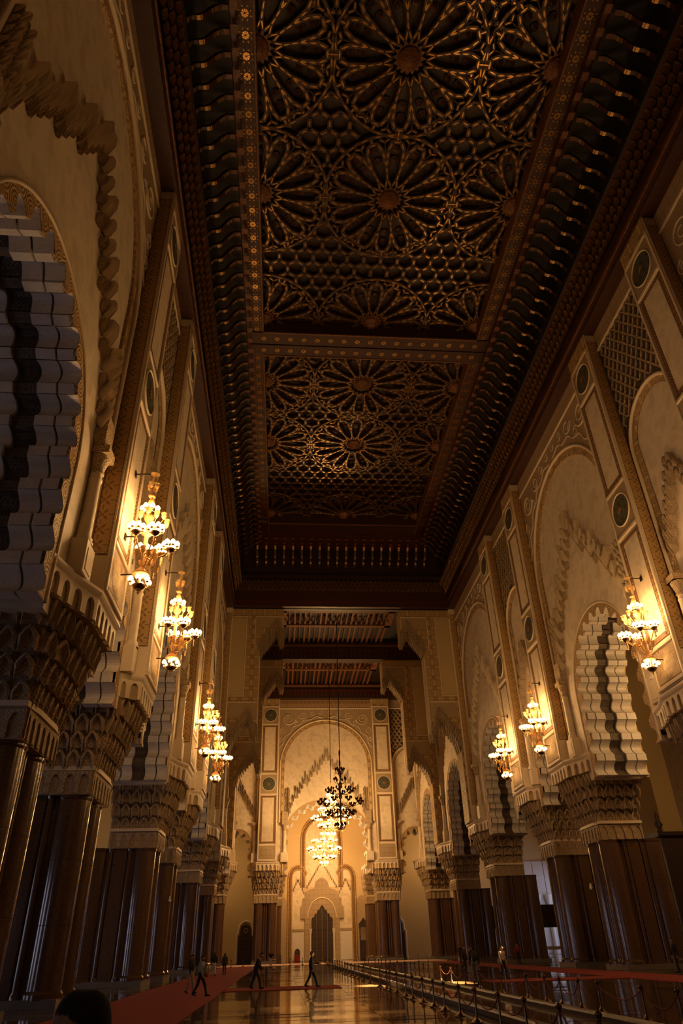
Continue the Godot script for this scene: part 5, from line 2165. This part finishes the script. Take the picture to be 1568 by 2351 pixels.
func hung_chandelier(o: Node3D, top: float, low: float, wide: float, roof: float, lit: bool, power := 1.0) -> void:
	var h := top - low
	var metal := MB.new()
	metal.tube(PackedVector3Array([Vector3(0, roof, 0), Vector3(0, top, 0)]), 0.06, 6)
	part("cable", metal, M.iron, o)
	var stem := MB.new()
	var prof := []
	for k in 29:
		var s := k / 28.0
		var bulge := 0.05 + 0.09 * absf(sin(s * 24.0)) + (0.16 if k in [9, 13, 17, 22] else 0.0)
		prof.append(Vector2(bulge if k > 0 and k < 28 else 0.0, lerpf(top, low, s)))
	stem.lathe(prof, 10)
	part("stem", stem, M.amber if lit else M.bronze, o)
	var arms := MB.new()
	var tiers := [[0.72, 0.2, 6, 0], [0.60, 0.28, 7, 0], [0.47, 0.58, 8, 5], [0.33, 0.96, 9, 6], [0.20, 0.6, 9, 5], [0.06, 0.22, 7, 0]]
	if h < 7.0:
		tiers = [[0.8, 0.2, 6, 0], [0.62, 0.7, 8, 5], [0.42, 0.98, 9, 6], [0.2, 0.62, 8, 5], [0.06, 0.25, 7, 0]]
	for t in tiers:
		var y: float = low + h * t[0]
		for k in t[2]:
			var a: float = TAU * (k + 0.5 * (t[2] % 2)) / t[2] + 0.2
			var p := Vector3(cos(a) * wide * t[1], y, sin(a) * wide * t[1])
			arms.tube(arm(Vector3(0, y - 0.25, 0), p + Vector3(0, -0.1, 0), 0.35), 0.035, 6)
			if t[3] > 0:
				cluster(o, p, t[3], 0.38, lit, arms)
				if lit:
					inst("glass_drop", shape.drop_glass, M.amber, o, Transform3D(Basis().scaled(Vector3.ONE * 2.5), p + Vector3(0, -0.3, 0)))
			else:
				inst("bulb" if lit else "unlit_bulb", shape.bulb, M.bulb if lit else M.bronze, o, Transform3D(Basis().scaled(Vector3.ONE * 1.3), p))
				inst("socket", shape.socket, M.gilt_dull if lit else M.bronze, o, Transform3D(Basis().scaled(Vector3.ONE * 1.3), p))
	part("branches", arms, M.gilt_dull if lit else M.bronze, o)
	if lit:
		for k in 4:
			var a := TAU * k / 4 + 0.5
			lamp(o, Vector3(cos(a) * wide * 0.85, low + h * 0.36, sin(a) * wide * 0.85), HUNG_LAMP * 0.2 * power)
		lamp(o, Vector3(0, low + h * 0.66, 0.5), HUNG_LAMP * 0.1 * power)
		lamp(o, Vector3(0, low + h * 0.03, 0), HUNG_LAMP * 0.1 * power)


func build_chandeliers() -> void:
	chandelier_shapes()
	var proto: Node3D = null
	var words := {27.5: "nearest", 37.8: "second", 58.4: "third", 68.7: "farthest"}
	for s in [-1, 1]:
		for d in [27.5, 37.8, 58.4, 68.7]:
			var label := "lit amber glass chandelier on a pilaster, %s on the %s wall" % [words[d], "left" if s < 0 else "right"]
			var o: Node3D
			if proto == null:
				o = thing("wall_chandelier", label, "chandelier", "chandeliers on the pilasters")
				wall_chandelier(o)
				proto = o
			else:
				o = proto.duplicate()
				o.name = numbered("wall_chandelier")
				add_child(o)
				o.set_meta("label", label)
			o.transform = on_wall(s, d)
	var a := thing("hanging_chandelier", "dark unlit chandelier hanging on a long cable before the sanctuary arch", "chandelier")
	hung_chandelier(a, 25.4, 14.9, 2.85, 45.05, false)
	a.position = Vector3(0, 0, -98.0)
	var b := thing("hanging_chandelier", "brightly lit chandelier hanging on a cable just behind the dark one", "chandelier")
	hung_chandelier(b, 25.2, 16.4, 2.95, 45.05, true, 1.9)
	b.position = Vector3(0, 0, -118.0)
	var c := thing("hanging_chandelier", "brightly lit many-tiered chandelier inside the sanctuary, lowest of the three", "chandelier")
	hung_chandelier(c, 21.0, 14.5, 2.85, 27.5, true, 0.85)
	c.position = Vector3(0, 0, -139.0)
	var e := thing("aisle_chandelier", "lit chandelier in the aisle behind the right arcade", "chandelier", "aisle chandeliers")
	hung_chandelier(e, 21.0, 15.0, 2.0, 30.0, true, 0.25)
	e.position = Vector3(24.5, 0, -48.1)
	var side := ["left", "right"]
	for k in 2:
		var f := thing("aisle_chandelier", "lit chandelier behind the narrow arch %s of the sanctuary" % side[k], "chandelier", "aisle chandeliers")
		hung_chandelier(f, 21.0, 15.0, 2.0, 30.4, true, 0.3)
		f.position = Vector3(-22.5 + 45.0 * k, 0, -141.0)


# ---------------------------------------------------------------- people
func capsule(p: Vector3, a: Vector3, b: Vector3, ra: float, rb: float) -> float:
	var ab := b - a
	var t := clampf((p - a).dot(ab) / maxf(ab.length_squared(), 1e-8), 0.0, 1.0)
	return (p - a - ab * t).length() - lerpf(ra, rb, t)


# bones: [a, b, radius at a, radius at b, colour]; one continuous skin round all of them
func skin(bones: Array, cell: float, blend: float) -> MB:
	var lo := Vector3.ONE * 1e9
	var hi := -lo
	for b in bones:
		var r: float = maxf(b[2], b[3]) + cell * 3.0
		for e in 2:
			lo = lo.min(b[e] - Vector3.ONE * r)
			hi = hi.max(b[e] + Vector3.ONE * r)
	var n := Vector3i(((hi - lo) / cell).ceil()) + Vector3i.ONE * 2
	var sy := n.x
	var sz := n.x * n.y
	var f := PackedFloat32Array()
	f.resize(sz * n.z)
	f.fill(1.0)
	var near := PackedFloat32Array()
	near.resize(sz * n.z)
	near.fill(1e9)
	var who := PackedInt32Array()
	who.resize(sz * n.z)
	for bi in bones.size():
		var b: Array = bones[bi]
		var a: Vector3 = b[0]
		var e: Vector3 = b[1]
		var ra: float = b[2]
		var rb: float = b[3]
		var r: float = maxf(ra, rb) + maxf(cell * 2.5, blend)
		var p0 := Vector3i(((a.min(e) - Vector3.ONE * r - lo) / cell).floor())
		var p1 := Vector3i(((a.max(e) + Vector3.ONE * r - lo) / cell).ceil())
		p0 = p0.clamp(Vector3i.ZERO, n - Vector3i.ONE)
		p1 = p1.clamp(Vector3i.ZERO, n - Vector3i.ONE)
		for z in range(p0.z, p1.z + 1):
			for y in range(p0.y, p1.y + 1):
				var row := z * sz + y * sy
				for x in range(p0.x, p1.x + 1):
					var d := capsule(lo + Vector3(x, y, z) * cell, a, e, ra, rb)
					var i := row + x
					if d < near[i]:
						near[i] = d
						who[i] = bi
					var o := f[i]
					var h := maxf(blend - absf(d - o), 0.0) / blend
					f[i] = minf(d, o) - h * h * blend * 0.25
	var vid := {}
	var vs := PackedVector3Array()
	var vn := PackedVector3Array()
	var vc := PackedColorArray()
	var quads := PackedInt32Array()
	var corner := [0, 1, sy, sy + 1, sz, sz + 1, sz + sy, sz + sy + 1]
	var off := [Vector3(0, 0, 0), Vector3(1, 0, 0), Vector3(0, 1, 0), Vector3(1, 1, 0), Vector3(0, 0, 1), Vector3(1, 0, 1), Vector3(0, 1, 1), Vector3(1, 1, 1)]
	var edges := [[0, 1], [2, 3], [4, 5], [6, 7], [0, 2], [1, 3], [4, 6], [5, 7], [0, 4], [1, 5], [2, 6], [3, 7]]
	for z in n.z - 1:
		for y in n.y - 1:
			var row := z * sz + y * sy
			for x in n.x - 1:
				var i := row + x
				var f0 := f[i]
				if f0 > cell * 2.0 or f0 < -cell * 2.0:
					continue
				var neg := 0
				for k in corner:
					if f[i + k] < 0.0:
						neg += 1
				if neg == 0 or neg == 8:
					continue
				var s := Vector3.ZERO
				var cnt := 0
				for e in edges:
					var fa := f[i + corner[e[0]]]
					var fb := f[i + corner[e[1]]]
					if (fa < 0.0) != (fb < 0.0):
						s += (off[e[0]] as Vector3).lerp(off[e[1]], fa / (fa - fb))
						cnt += 1
				vid[i] = vs.size()
				vs.append(lo + (Vector3(x, y, z) + s / cnt) * cell)
				vn.append(Vector3(f[i + 1] - f0, f[i + sy] - f0, f[i + sz] - f0).normalized())
				vc.append(bones[who[i]][4])
	for i: int in vid:
		var f0 := f[i]
		for ax in 3:
			var st: int = [1, sy, sz][ax]
			var u: int = [sy, sz, 1][ax]
			var w: int = [sz, 1, sy][ax]
			var f1 := f[i + st]
			if (f0 < 0.0) == (f1 < 0.0):
				continue
			if vid.has(i - u) and vid.has(i - w) and vid.has(i - u - w):
				quads.append_array(PackedInt32Array([vid[i], vid[i - u], vid[i - u - w], vid[i - w]]))
	var m := MB.new()
	m.coloured = true
	for k in range(0, quads.size(), 4):
		for tri in [[0, 1, 2], [0, 2, 3]]:
			var a: int = quads[k + tri[0]]
			var b: int = quads[k + tri[1]]
			var c: int = quads[k + tri[2]]
			var g := (vs[b] - vs[a]).cross(vs[c] - vs[a])
			var o := [a, b, c] if g.dot(vn[a] + vn[b] + vn[c]) < 0.0 else [a, c, b]
			for j in o:
				m.v.append(vs[j])
				m.n.append(vn[j])
				m.c.append(vc[j])
	return m


func hand(bones: Array, m: MB, wrist: Vector3, dirv: Vector3, across: Vector3, col: Color) -> void:
	var palm := wrist + dirv * 0.085
	bones.append([wrist, palm, 0.026, 0.032, col])
	var up := dirv.cross(across).normalized()
	for k in 4:
		var root := palm + across * (0.030 - 0.02 * k)
		var l: float = [0.068, 0.078, 0.072, 0.056][k]
		m.tint = col
		m.tube(PackedVector3Array([root - dirv * 0.02, root + dirv * l * 0.5 + up * 0.004, root + dirv * l * 0.85 + up * 0.02, root + dirv * l + up * 0.032]), 0.0095, 6, 0.75)
	var tr := wrist + dirv * 0.03 + across * 0.028
	m.tube(PackedVector3Array([tr, tr + dirv * 0.03 + across * 0.022, tr + dirv * 0.06 + across * 0.024 + up * 0.012]), 0.011, 6, 0.8)


# Joints of a standing or walking figure that looks along +z, feet on y = 0.
func person(label: String, where: Vector3, turn: float, p: Dictionary, group := "") -> Node3D:
	var h: float = p.get("h", 1.74)
	var k := h / 1.74
	var sk: Color = p.get("skin", Color(0.33, 0.19, 0.12))
	var hair: Color = p.get("hair", Color(0.012, 0.009, 0.008))
	var top: Color = p.get("top", Color(0.012, 0.012, 0.014))
	var leg: Color = p.get("leg", Color(0.012, 0.012, 0.016))
	var shoe: Color = p.get("shoe", Color(0.01, 0.008, 0.008))
	var stride: float = p.get("stride", 0.0)
	var lean: float = p.get("lean", 0.03)
	var bow: float = p.get("bow", 0.0)
	var bones := []
	var m := MB.new()
	m.coloured = true
	var drop := 0.5 * stride * stride * 0.55
	var hip := Vector3(0, 0.93 - drop, 0)
	var chest := hip + Vector3(0, 0.36, lean * 0.6 + bow * 0.5)
	var neck := hip + Vector3(0, 0.53, lean + bow)
	var head := neck + Vector3(0, 0.135, 0.02 + bow * 0.9)
	# trunk
	bones.append([hip + Vector3(-0.06, 0, 0), hip + Vector3(0.06, 0, 0), 0.125, 0.125, leg])
	bones.append([hip + Vector3(0, 0.1, 0), chest + Vector3(0, -0.1, 0), 0.142, 0.155, top])
	bones.append([chest + Vector3(-0.07, -0.02, 0), chest + Vector3(0.07, -0.02, 0), 0.138, 0.138, top])
	bones.append([chest + Vector3(-0.15, 0.11, 0), chest + Vector3(0.15, 0.11, 0), 0.078, 0.078, top])
	bones.append([neck + Vector3(0, -0.05, 0), neck + Vector3(0, 0.06, 0.01), 0.058, 0.052, sk])
	# head: skull, jaw, nose, ears, hair
	bones.append([head + Vector3(0, 0.02, -0.02), head + Vector3(0, 0.025, 0.02), 0.085, 0.082, sk])
	bones.append([head + Vector3(0, -0.045, 0.03), head + Vector3(0, -0.065, 0.055), 0.055, 0.04, sk])
	bones.append([head + Vector3(0, 0.01, 0.1), head + Vector3(0, -0.02, 0.112), 0.012, 0.016, sk])
	for s in [-1.0, 1.0]:
		bones.append([head + Vector3(s * 0.085, 0.015, -0.01), head + Vector3(s * 0.088, -0.02, -0.005), 0.02, 0.014, sk])
	bones.append([head + Vector3(0, 0.06, -0.035), head + Vector3(0, 0.07, 0.02), 0.085, 0.075, hair])
	bones.append([head + Vector3(0, 0.0, -0.055), head + Vector3(0, -0.03, -0.05), 0.07, 0.06, hair])
	if p.get("long_hair", false):
		bones.append([head + Vector3(0, 0.0, -0.06), head + Vector3(0, -0.22, -0.07), 0.085, 0.08, hair])
	if p.get("cap", false):
		bones.append([head + Vector3(0, 0.085, 0.02), head + Vector3(0, 0.075, 0.15), 0.06, 0.02, top])
	# legs
	for s in [-1.0, 1.0]:
		var f: float = s * stride
		if p.has("swap"):
			f = -f
		var hj := hip + Vector3(s * 0.095, -0.05, 0)
		var ankle := Vector3(s * 0.1, 0.085, f * 0.95)
		if f < -0.12:
			ankle.y += 0.06
		var knee := hj.lerp(ankle, 0.52) + Vector3(0, 0, 0.035 + 0.06 * absf(stride) * (1.4 if f < 0 else 0.6))
		if p.get("skirt", false):
			bones.append([hj, knee, 0.12, 0.11, leg])
			bones.append([knee, ankle + Vector3(0, 0.1, 0), 0.11, 0.105, leg])
		else:
			bones.append([hj, knee, 0.092, 0.066, leg])
			bones.append([knee, ankle, 0.064, 0.05, leg])
		var toe := ankle + Vector3(0, -0.045, 0.17)
		if f < -0.12:
			toe = ankle + Vector3(0, -0.1, 0.13)
		bones.append([ankle + Vector3(0, -0.035, -0.035), toe, 0.045, 0.035, shoe])
	# arms: [shoulder->elbow, elbow->wrist] directions
	var arms: Array = p.get("arms", [])
	for s in [-1.0, 1.0]:
		var i := 0 if s < 0 else 1
		var d1 := Vector3(s * 0.16, -1, (-s if not p.has("swap") else s) * stride * 0.9)
		var d2 := Vector3(s * 0.04, -1, (-s if not p.has("swap") else s) * stride * 0.9 + 0.25)
		if arms.size() > i and arms[i] != null:
			d1 = arms[i][0]
			d2 = arms[i][1]
		var sh := chest + Vector3(s * 0.185, 0.115, 0)
		var el := sh + d1.normalized() * 0.285
		var wr := el + d2.normalized() * 0.25
		bones.append([sh, el, 0.068, 0.054, top])
		bones.append([el, wr, 0.052, 0.038, p.get("sleeve", top)])
		var dv := d2.normalized()
		var ac := dv.cross(Vector3(s, 0.2, 0.3)).normalized()
		hand(bones, m, wr, dv, ac, sk)
	var body := skin(bones, p.get("cell", 0.019), 0.045)
	m.v.append_array(body.v)
	m.n.append_array(body.n)
	m.c.append_array(body.c)
	# eyes and mouth
	for s in [-1.0, 1.0]:
		m.tint = Color(0.02, 0.015, 0.012)
		var eye := MB.new()
		eye.lathe([Vector2(0, -0.008), Vector2(0.008, 0), Vector2(0, 0.008)], 6)
		m.add(eye, Transform3D(Basis(), head + Vector3(s * 0.032, 0.02, 0.094)))
	var o := part(numbered("person"), m, M.cloth, self, Transform3D(Basis(Vector3.UP, turn).scaled_local(Vector3.ONE * k), where))
	tag(o, label, "person", group)
	return o


func bag(called: String, label: String, where: Transform3D, size: Vector3, col: Color, strap: float) -> void:
	var o := thing(called, label, "bag")
	o.transform = where
	var b := MB.new()
	var pr := []
	for k in 9:
		var g := PI * k / 8.0 - PI / 2
		pr.append(Vector2(pow(cos(g), 0.45) * 0.5, sin(g) * 0.5))
	b.lathe(pr, 12, Transform3D(Basis().scaled(size), Vector3.ZERO))
	part("pouch", b, plain("bag cloth", col.linear_to_srgb(), 0.7), o)
	var s := MB.new()
	var path := PackedVector3Array()
	for k in 9:
		var g := PI * k / 8.0
		path.append(Vector3(cos(g) * size.x * 0.4, size.y * 0.4 + sin(g) * strap, 0))
	s.tube(path, 0.012, 5)
	part("strap", s, plain("strap", col.linear_to_srgb() * 0.6, 0.7), o)


func build_people() -> void:
	var g := "visitors walking in the hall"
	var east := PI / 2          # looks to the right of the picture
	person("man in a dark suit striding right with one arm held out", Vector3(-5.85, 0.02, -47.0), east, {"stride": 0.34, "skin": Color(0.42, 0.26, 0.17), "hair": Color(0.05, 0.04, 0.035), "arms": [[Vector3(-0.15, -1, -0.1), Vector3(0, -1, 0.2)], [Vector3(0.1, -0.8, 0.5), Vector3(0, -0.15, 1)]], "h": 1.76}, g)
	person("stooping man in black with a cap walking right", Vector3(-9.0, 0.02, -46.9), east - 0.15, {"stride": 0.28, "bow": 0.1, "lean": 0.12, "cap": true, "h": 1.74, "arms": [[Vector3(-0.1, -1, 0.2), Vector3(0.1, -0.9, 0.6)], [Vector3(0.1, -1, 0.25), Vector3(-0.1, -0.9, 0.6)]]}, g)
	person("man in a black jacket and pale trousers on the left carpet", Vector3(-12.35, 0.02, -44.2), east - 0.5, {"stride": 0.18, "leg": Color(0.34, 0.30, 0.27), "h": 1.74}, g)
	person("man in a light blue shirt with a shoulder bag on the left carpet", Vector3(-11.55, 0.02, -41.4), east - 0.4, {"stride": 0.33, "top": Color(0.24, 0.26, 0.34), "leg": Color(0.02, 0.022, 0.03), "h": 1.73}, g)
	bag("shoulder_bag", "tan shoulder bag at the hip of the man in light blue", at(-11.27, 0.95, 41.25, 0.6), Vector3(0.26, 0.28, 0.1), Color(0.22, 0.11, 0.05), 0.3)
	person("woman in a black top and white trousers walking away on the carpet", Vector3(-13.5, 0.02, -73.5), PI + 0.2, {"stride": 0.25, "leg": Color(0.62, 0.56, 0.5), "long_hair": true, "h": 1.78}, g)
	person("figure in dark green beside the woman in white trousers", Vector3(-12.75, 0.02, -76.0), PI, {"stride": 0.12, "top": Color(0.03, 0.035, 0.025), "leg": Color(0.02, 0.02, 0.02), "h": 1.7}, g)
	bag("shopping_bag", "pale shopping bag held by the woman in white trousers", at(-14.0, 0.62, 73.3), Vector3(0.26, 0.42, 0.12), Color(0.5, 0.42, 0.34), 0.2)
	person("small distant visitor in pale trousers raising a camera", Vector3(-8.85, 0.02, -101.5), 0.4, {"leg": Color(0.5, 0.46, 0.42), "arms": [[Vector3(-0.3, -0.6, 0.8), Vector3(0.3, 0.6, 0.8)], [Vector3(0.3, -0.6, 0.8), Vector3(-0.3, 0.6, 0.8)]], "cell": 0.025}, g)
	person("man in a black jacket standing on the right carpet", Vector3(12.75, 0.02, -91.0), -0.5, {"stride": 0.1, "h": 1.8, "arms": [[Vector3(-0.8, -0.9, 0.2), Vector3(0.7, 0.1, 0.6)], [Vector3(0.5, -1, 0.2), Vector3(-0.5, 0.1, 0.6)]], "cell": 0.025}, g)
	person("woman in a long ochre dress beside the man in black", Vector3(13.45, 0.02, -90.0), 0.3, {"skirt": true, "top": Color(0.32, 0.22, 0.09), "leg": Color(0.36, 0.28, 0.14), "long_hair": true, "h": 1.68, "cell": 0.025}, g)
	person("dark figure half hidden behind the man with a backpack", Vector3(5.9, 0.02, -59.5), 0.6, {"top": Color(0.05, 0.015, 0.015), "h": 1.76, "cell": 0.022}, g)
	person("man in a black jacket and grey jeans seen from behind", Vector3(3.05, 0.02, -44.5), PI - 0.2, {"stride": 0.1, "leg": Color(0.16, 0.16, 0.18), "h": 1.8}, g)
	bag("backpack", "black backpack on the man in grey jeans", at(3.0, 1.3, 44.22, PI - 0.2), Vector3(0.34, 0.5, 0.24), Color(0.015, 0.015, 0.018), 0.12)
	person("woman in a loose white blouse and black trousers", Vector3(5.85, 0.02, -48.9), 0.5, {"top": Color(0.5, 0.43, 0.4), "long_hair": true, "stride": 0.15, "h": 1.7}, g)
	person("distant man in a red shirt by the right piers", Vector3(15.5, 0.02, -78.0), -0.4, {"top": Color(0.22, 0.012, 0.03), "h": 1.8, "cell": 0.025}, g)
	person("dark figure standing at the right edge behind the carpet", Vector3(17.0, 0.02, -49.2), -PI / 2, {"h": 1.85, "stride": 0.1, "cell": 0.025}, g)
	# the man close to the lens: only the crown of his head shows
	person("black-haired man close to the camera, turned to the left", Vector3(-8.38, 0.0, -3.5), -PI / 2 - 0.35, {"h": 1.735, "skin": Color(0.36, 0.22, 0.15), "cell": 0.011, "top": Color(0.05, 0.05, 0.06)}, "")


# ---------------------------------------------------------------- small things
func build_small_things() -> void:
	# pulpit by the sanctuary wall
	var p := thing("pulpit", "dark carved wooden pulpit beside the sanctuary portal", "pulpit")
	p.position = Vector3(7.6, 0, -147.6)
	var b := MB.new()
	b.slab(Vector3(-0.75, 0, -0.5), Vector3(0.75, 3.0, 0.5), 0.05)
	part("body", b, M.wood_dark, p)
	var c := MB.new()
	c.prism(PackedVector2Array([Vector2(-0.85, 5.0), Vector2(-0.85, 5.6), Vector2(-0.5, 5.9), Vector2(0, 6.5), Vector2(0.5, 5.9), Vector2(0.85, 5.6), Vector2(0.85, 5.0)]), -0.5, 0.5)
	part("canopy", c, M.wood_dark, p)
	for x in [-0.68, 0.68]:
		for z in [-0.4, 0.4]:
			var q := MB.new()
			q.lathe([Vector2(0.09, 3.0), Vector2(0.07, 3.2), Vector2(0.07, 4.8), Vector2(0.1, 5.0)], 8, Transform3D(Basis(), Vector3(x, 0, z)))
			part("post", q, M.wood_dark, p)
	# small arched red chair or niche at the other side
	var r := thing("prayer_seat", "small dark red arched seat left of the sanctuary portal", "seat")
	r.position = Vector3(-4.6, 0, -148.2)
	var a := MB.new()
	var poly := PackedVector2Array([Vector2(-0.5, 0), Vector2(-0.5, 1.4)])
	for k in 7:
		var g := PI - PI * k / 6.0
		poly.append(Vector2(0.5 * cos(g), 1.4 + 0.55 * sin(g)))
	poly.append(Vector2(0.5, 0))
	a.prism(poly, -0.1, 0.1)
	part("back", a, M.wood, r)
	var s := MB.new()
	s.slab(Vector3(-0.48, 0, 0.1), Vector3(0.48, 0.95, 0.55), 0.04)
	part("seat", s, M.carpet, r)
	# folding notice board
	var e := thing("notice_board", "small dark folding notice board by the left far pier", "sign")
	e.position = Vector3(-7.9, 0, -127.0)
	for k in [-1.0, 1.0]:
		var n := MB.new()
		n.bx(Transform3D(Basis(Vector3.RIGHT, 0.16 * k), Vector3(0, 0.6, -0.1 * k)), Vector3(0.75, 1.2, 0.04))
		part("board", n, M.wood_dark, e)
	# wooden screen house in the right aisle
	var w := thing("wooden_screen", "tall dark wooden screen with a finial in the right aisle", "screen")
	w.position = Vector3(27.6, 0, -66.4)
	var wb := MB.new()
	wb.slab(Vector3(-2.0, 0, -2.5), Vector3(3.5, 9.4, 2.5), 0.1)
	part("body", wb, M.wood_dark, w)
	var wt := MB.new()
	wt.slab(Vector3(-2.3, 9.4, -2.8), Vector3(3.8, 9.8, 2.8), 0.1)
	part("top_rail", wt, M.wood_dark, w)
	var wf := MB.new()
	wf.lathe([Vector2(0.3, 9.8), Vector2(0.15, 10.0), Vector2(0.4, 10.4), Vector2(0.12, 10.8), Vector2(0.2, 11.0), Vector2(0.0, 11.6)], 10, Transform3D(Basis(), Vector3(-1.9, 0, 2.4)))
	part("finial", wf, M.wood_dark, w)
	# watch cameras on the piers
	for a2 in [[Vector3(-17.0, 5.6, -66.9), "small pale watch camera high on the fourth left pier"], [Vector3(16.95, 5.4, -60.35), "small pale watch camera on the third right pier"]]:
		var k2 := thing("watch_camera", a2[1], "camera", "watch cameras on the piers")
		k2.position = a2[0]
		var q := MB.new()
		q.lathe([Vector2(0.0, -0.14), Vector2(0.09, -0.1), Vector2(0.12, 0.0), Vector2(0.11, 0.1), Vector2(0.0, 0.12)], 12)
		part("dome", q, M.white, k2)
		var q2 := MB.new()
		q2.box(Vector3(-0.06, 0.1, -0.06), Vector3(0.06, 0.3, 0.06))
		part("mount", q2, M.white, k2)
	# dark gallery beam at the end of the right aisle
	var gb := thing("gallery_beam", "dark wooden gallery beam across the daylit end of the right aisle", "beam")
	gb.position = Vector3(30.0, 0, -112.0)
	var g1 := MB.new()
	g1.slab(Vector3(-8.0, 3.6, -1.0), Vector3(10.0, 6.4, 1.0), 0.1)
	part("beam", g1, M.wood_dark, gb)
	for x in [-7.5, 9.0]:
		var g2 := MB.new()
		g2.slab(Vector3(x - 0.4, 0, -0.4), Vector3(x + 0.4, 3.6, 0.4), 0.05)
		part("post", g2, M.wood_dark, gb)
	var g3 := MB.new()
	g3.slab(Vector3(-7.0, 0.9, -0.2), Vector3(8.5, 1.3, 0.2), 0.05)
	part("rail", g3, M.stone, gb)


# ---------------------------------------------------------------- the scene
const LAMP_COLOUR := Color(1.0, 0.78, 0.51)
const WALL_LAMP := 44.0
const HUNG_LAMP := 180.0
const DAY := 25.0


func _ready() -> void:
	rng.seed = 7
	# camera
	var cam := Camera3D.new()
	cam.name = "camera"
	cam.fov = rad_to_deg(2.0 * atan(1175.5 / 1568.0))
	cam.transform = Transform3D(Basis.from_euler(Vector3(deg_to_rad(32.54), deg_to_rad(-5.2), deg_to_rad(-1.70)), EULER_ORDER_YXZ), Vector3(CAM_X, 1.85, 0))
	cam.near = 0.1
	cam.far = 600.0
	add_child(cam)
	cam.current = true
	# sky, seen only through the open door
	var env := Environment.new()
	env.background_mode = Environment.BG_SKY
	var sky := Sky.new()
	var sm := ProceduralSkyMaterial.new()
	sm.sky_top_color = Color(0.35, 0.5, 0.8)
	sm.sky_horizon_color = Color(0.75, 0.82, 0.92)
	sm.ground_bottom_color = Color(0.3, 0.28, 0.25)
	sm.ground_horizon_color = Color(0.6, 0.6, 0.6)
	sm.sky_energy_multiplier = 1.0
	sky.sky_material = sm
	env.sky = sky
	env.tonemap_mode = Environment.TONE_MAPPER_LINEAR
	env.tonemap_exposure = 1.0
	env.sdfgi_enabled = true
	env.ssao_enabled = true
	env.ssil_enabled = true
	var we := WorldEnvironment.new()
	we.name = "environment"
	we.environment = env
	add_child(we)
	# sun from the right, through two small high openings, onto the middle of the floor
	var sun := DirectionalLight3D.new()
	sun.name = "sun"
	sun.light_color = Color(1.0, 0.86, 0.6)
	sun.light_energy = 90.0
	sun.light_angular_distance = 0.5
	sun.shadow_enabled = true
	add_child(sun)
	sun.look_at_from_position(Vector3(46.3, 29.16, -44.1), Vector3(-2.3, 0.0, -47.0))
	# daylight through the glazed doors of the left aisle
	for d in [-4.0, 8.0, 20.0, 32.65, 48.1, 63.55, 79.0]:
		var a := AreaLight3D.new()
		a.name = "door_daylight"
		a.area_size = Vector2(5.0, 6.6)
		a.light_color = Color(0.93, 0.91, 1.0)
		a.light_energy = DAY
		a.area_range = 200.0
		a.shadow_enabled = true
		add_child(a, true)
		a.look_at_from_position(Vector3(-46.0, 3.75, -d), Vector3(0, 3.75, -d))
	var ra := AreaLight3D.new()
	ra.name = "right_window_daylight"
	ra.area_size = Vector2(10.4, 13.0)
	ra.light_color = Color(0.95, 0.93, 0.9)
	ra.light_energy = DAY * 0.36
	ra.area_range = 200.0
	ra.shadow_enabled = true
	add_child(ra)
	ra.look_at_from_position(Vector3(45.9, 7.2, -142.5), Vector3(0, 7.2, -142.5))
	make_materials()
	make_shapes()
	build_floor()
	build_ceiling()
	build_walls()
	build_outer_walls()
	build_crossing("wall_crossing", "stepped arch across the end of the nave, edged with stalactites", 88.0)
	build_crossing("wall_crossing_far", "second stepped arch across the hall, beyond the first", 108.0)
	build_bay_ceiling(90.6, 108.0, "ceiling_crossing", "painted beam ceiling over the first bay beyond the nave")
	build_bay_ceiling(110.6, 128.6, "ceiling_crossing_far", "gilded beam ceiling over the second bay beyond the nave")
	build_mihrab()
	build_piers()
	build_chandeliers()
	build_carpets()
	build_stanchions()
	build_small_things()
	build_people()
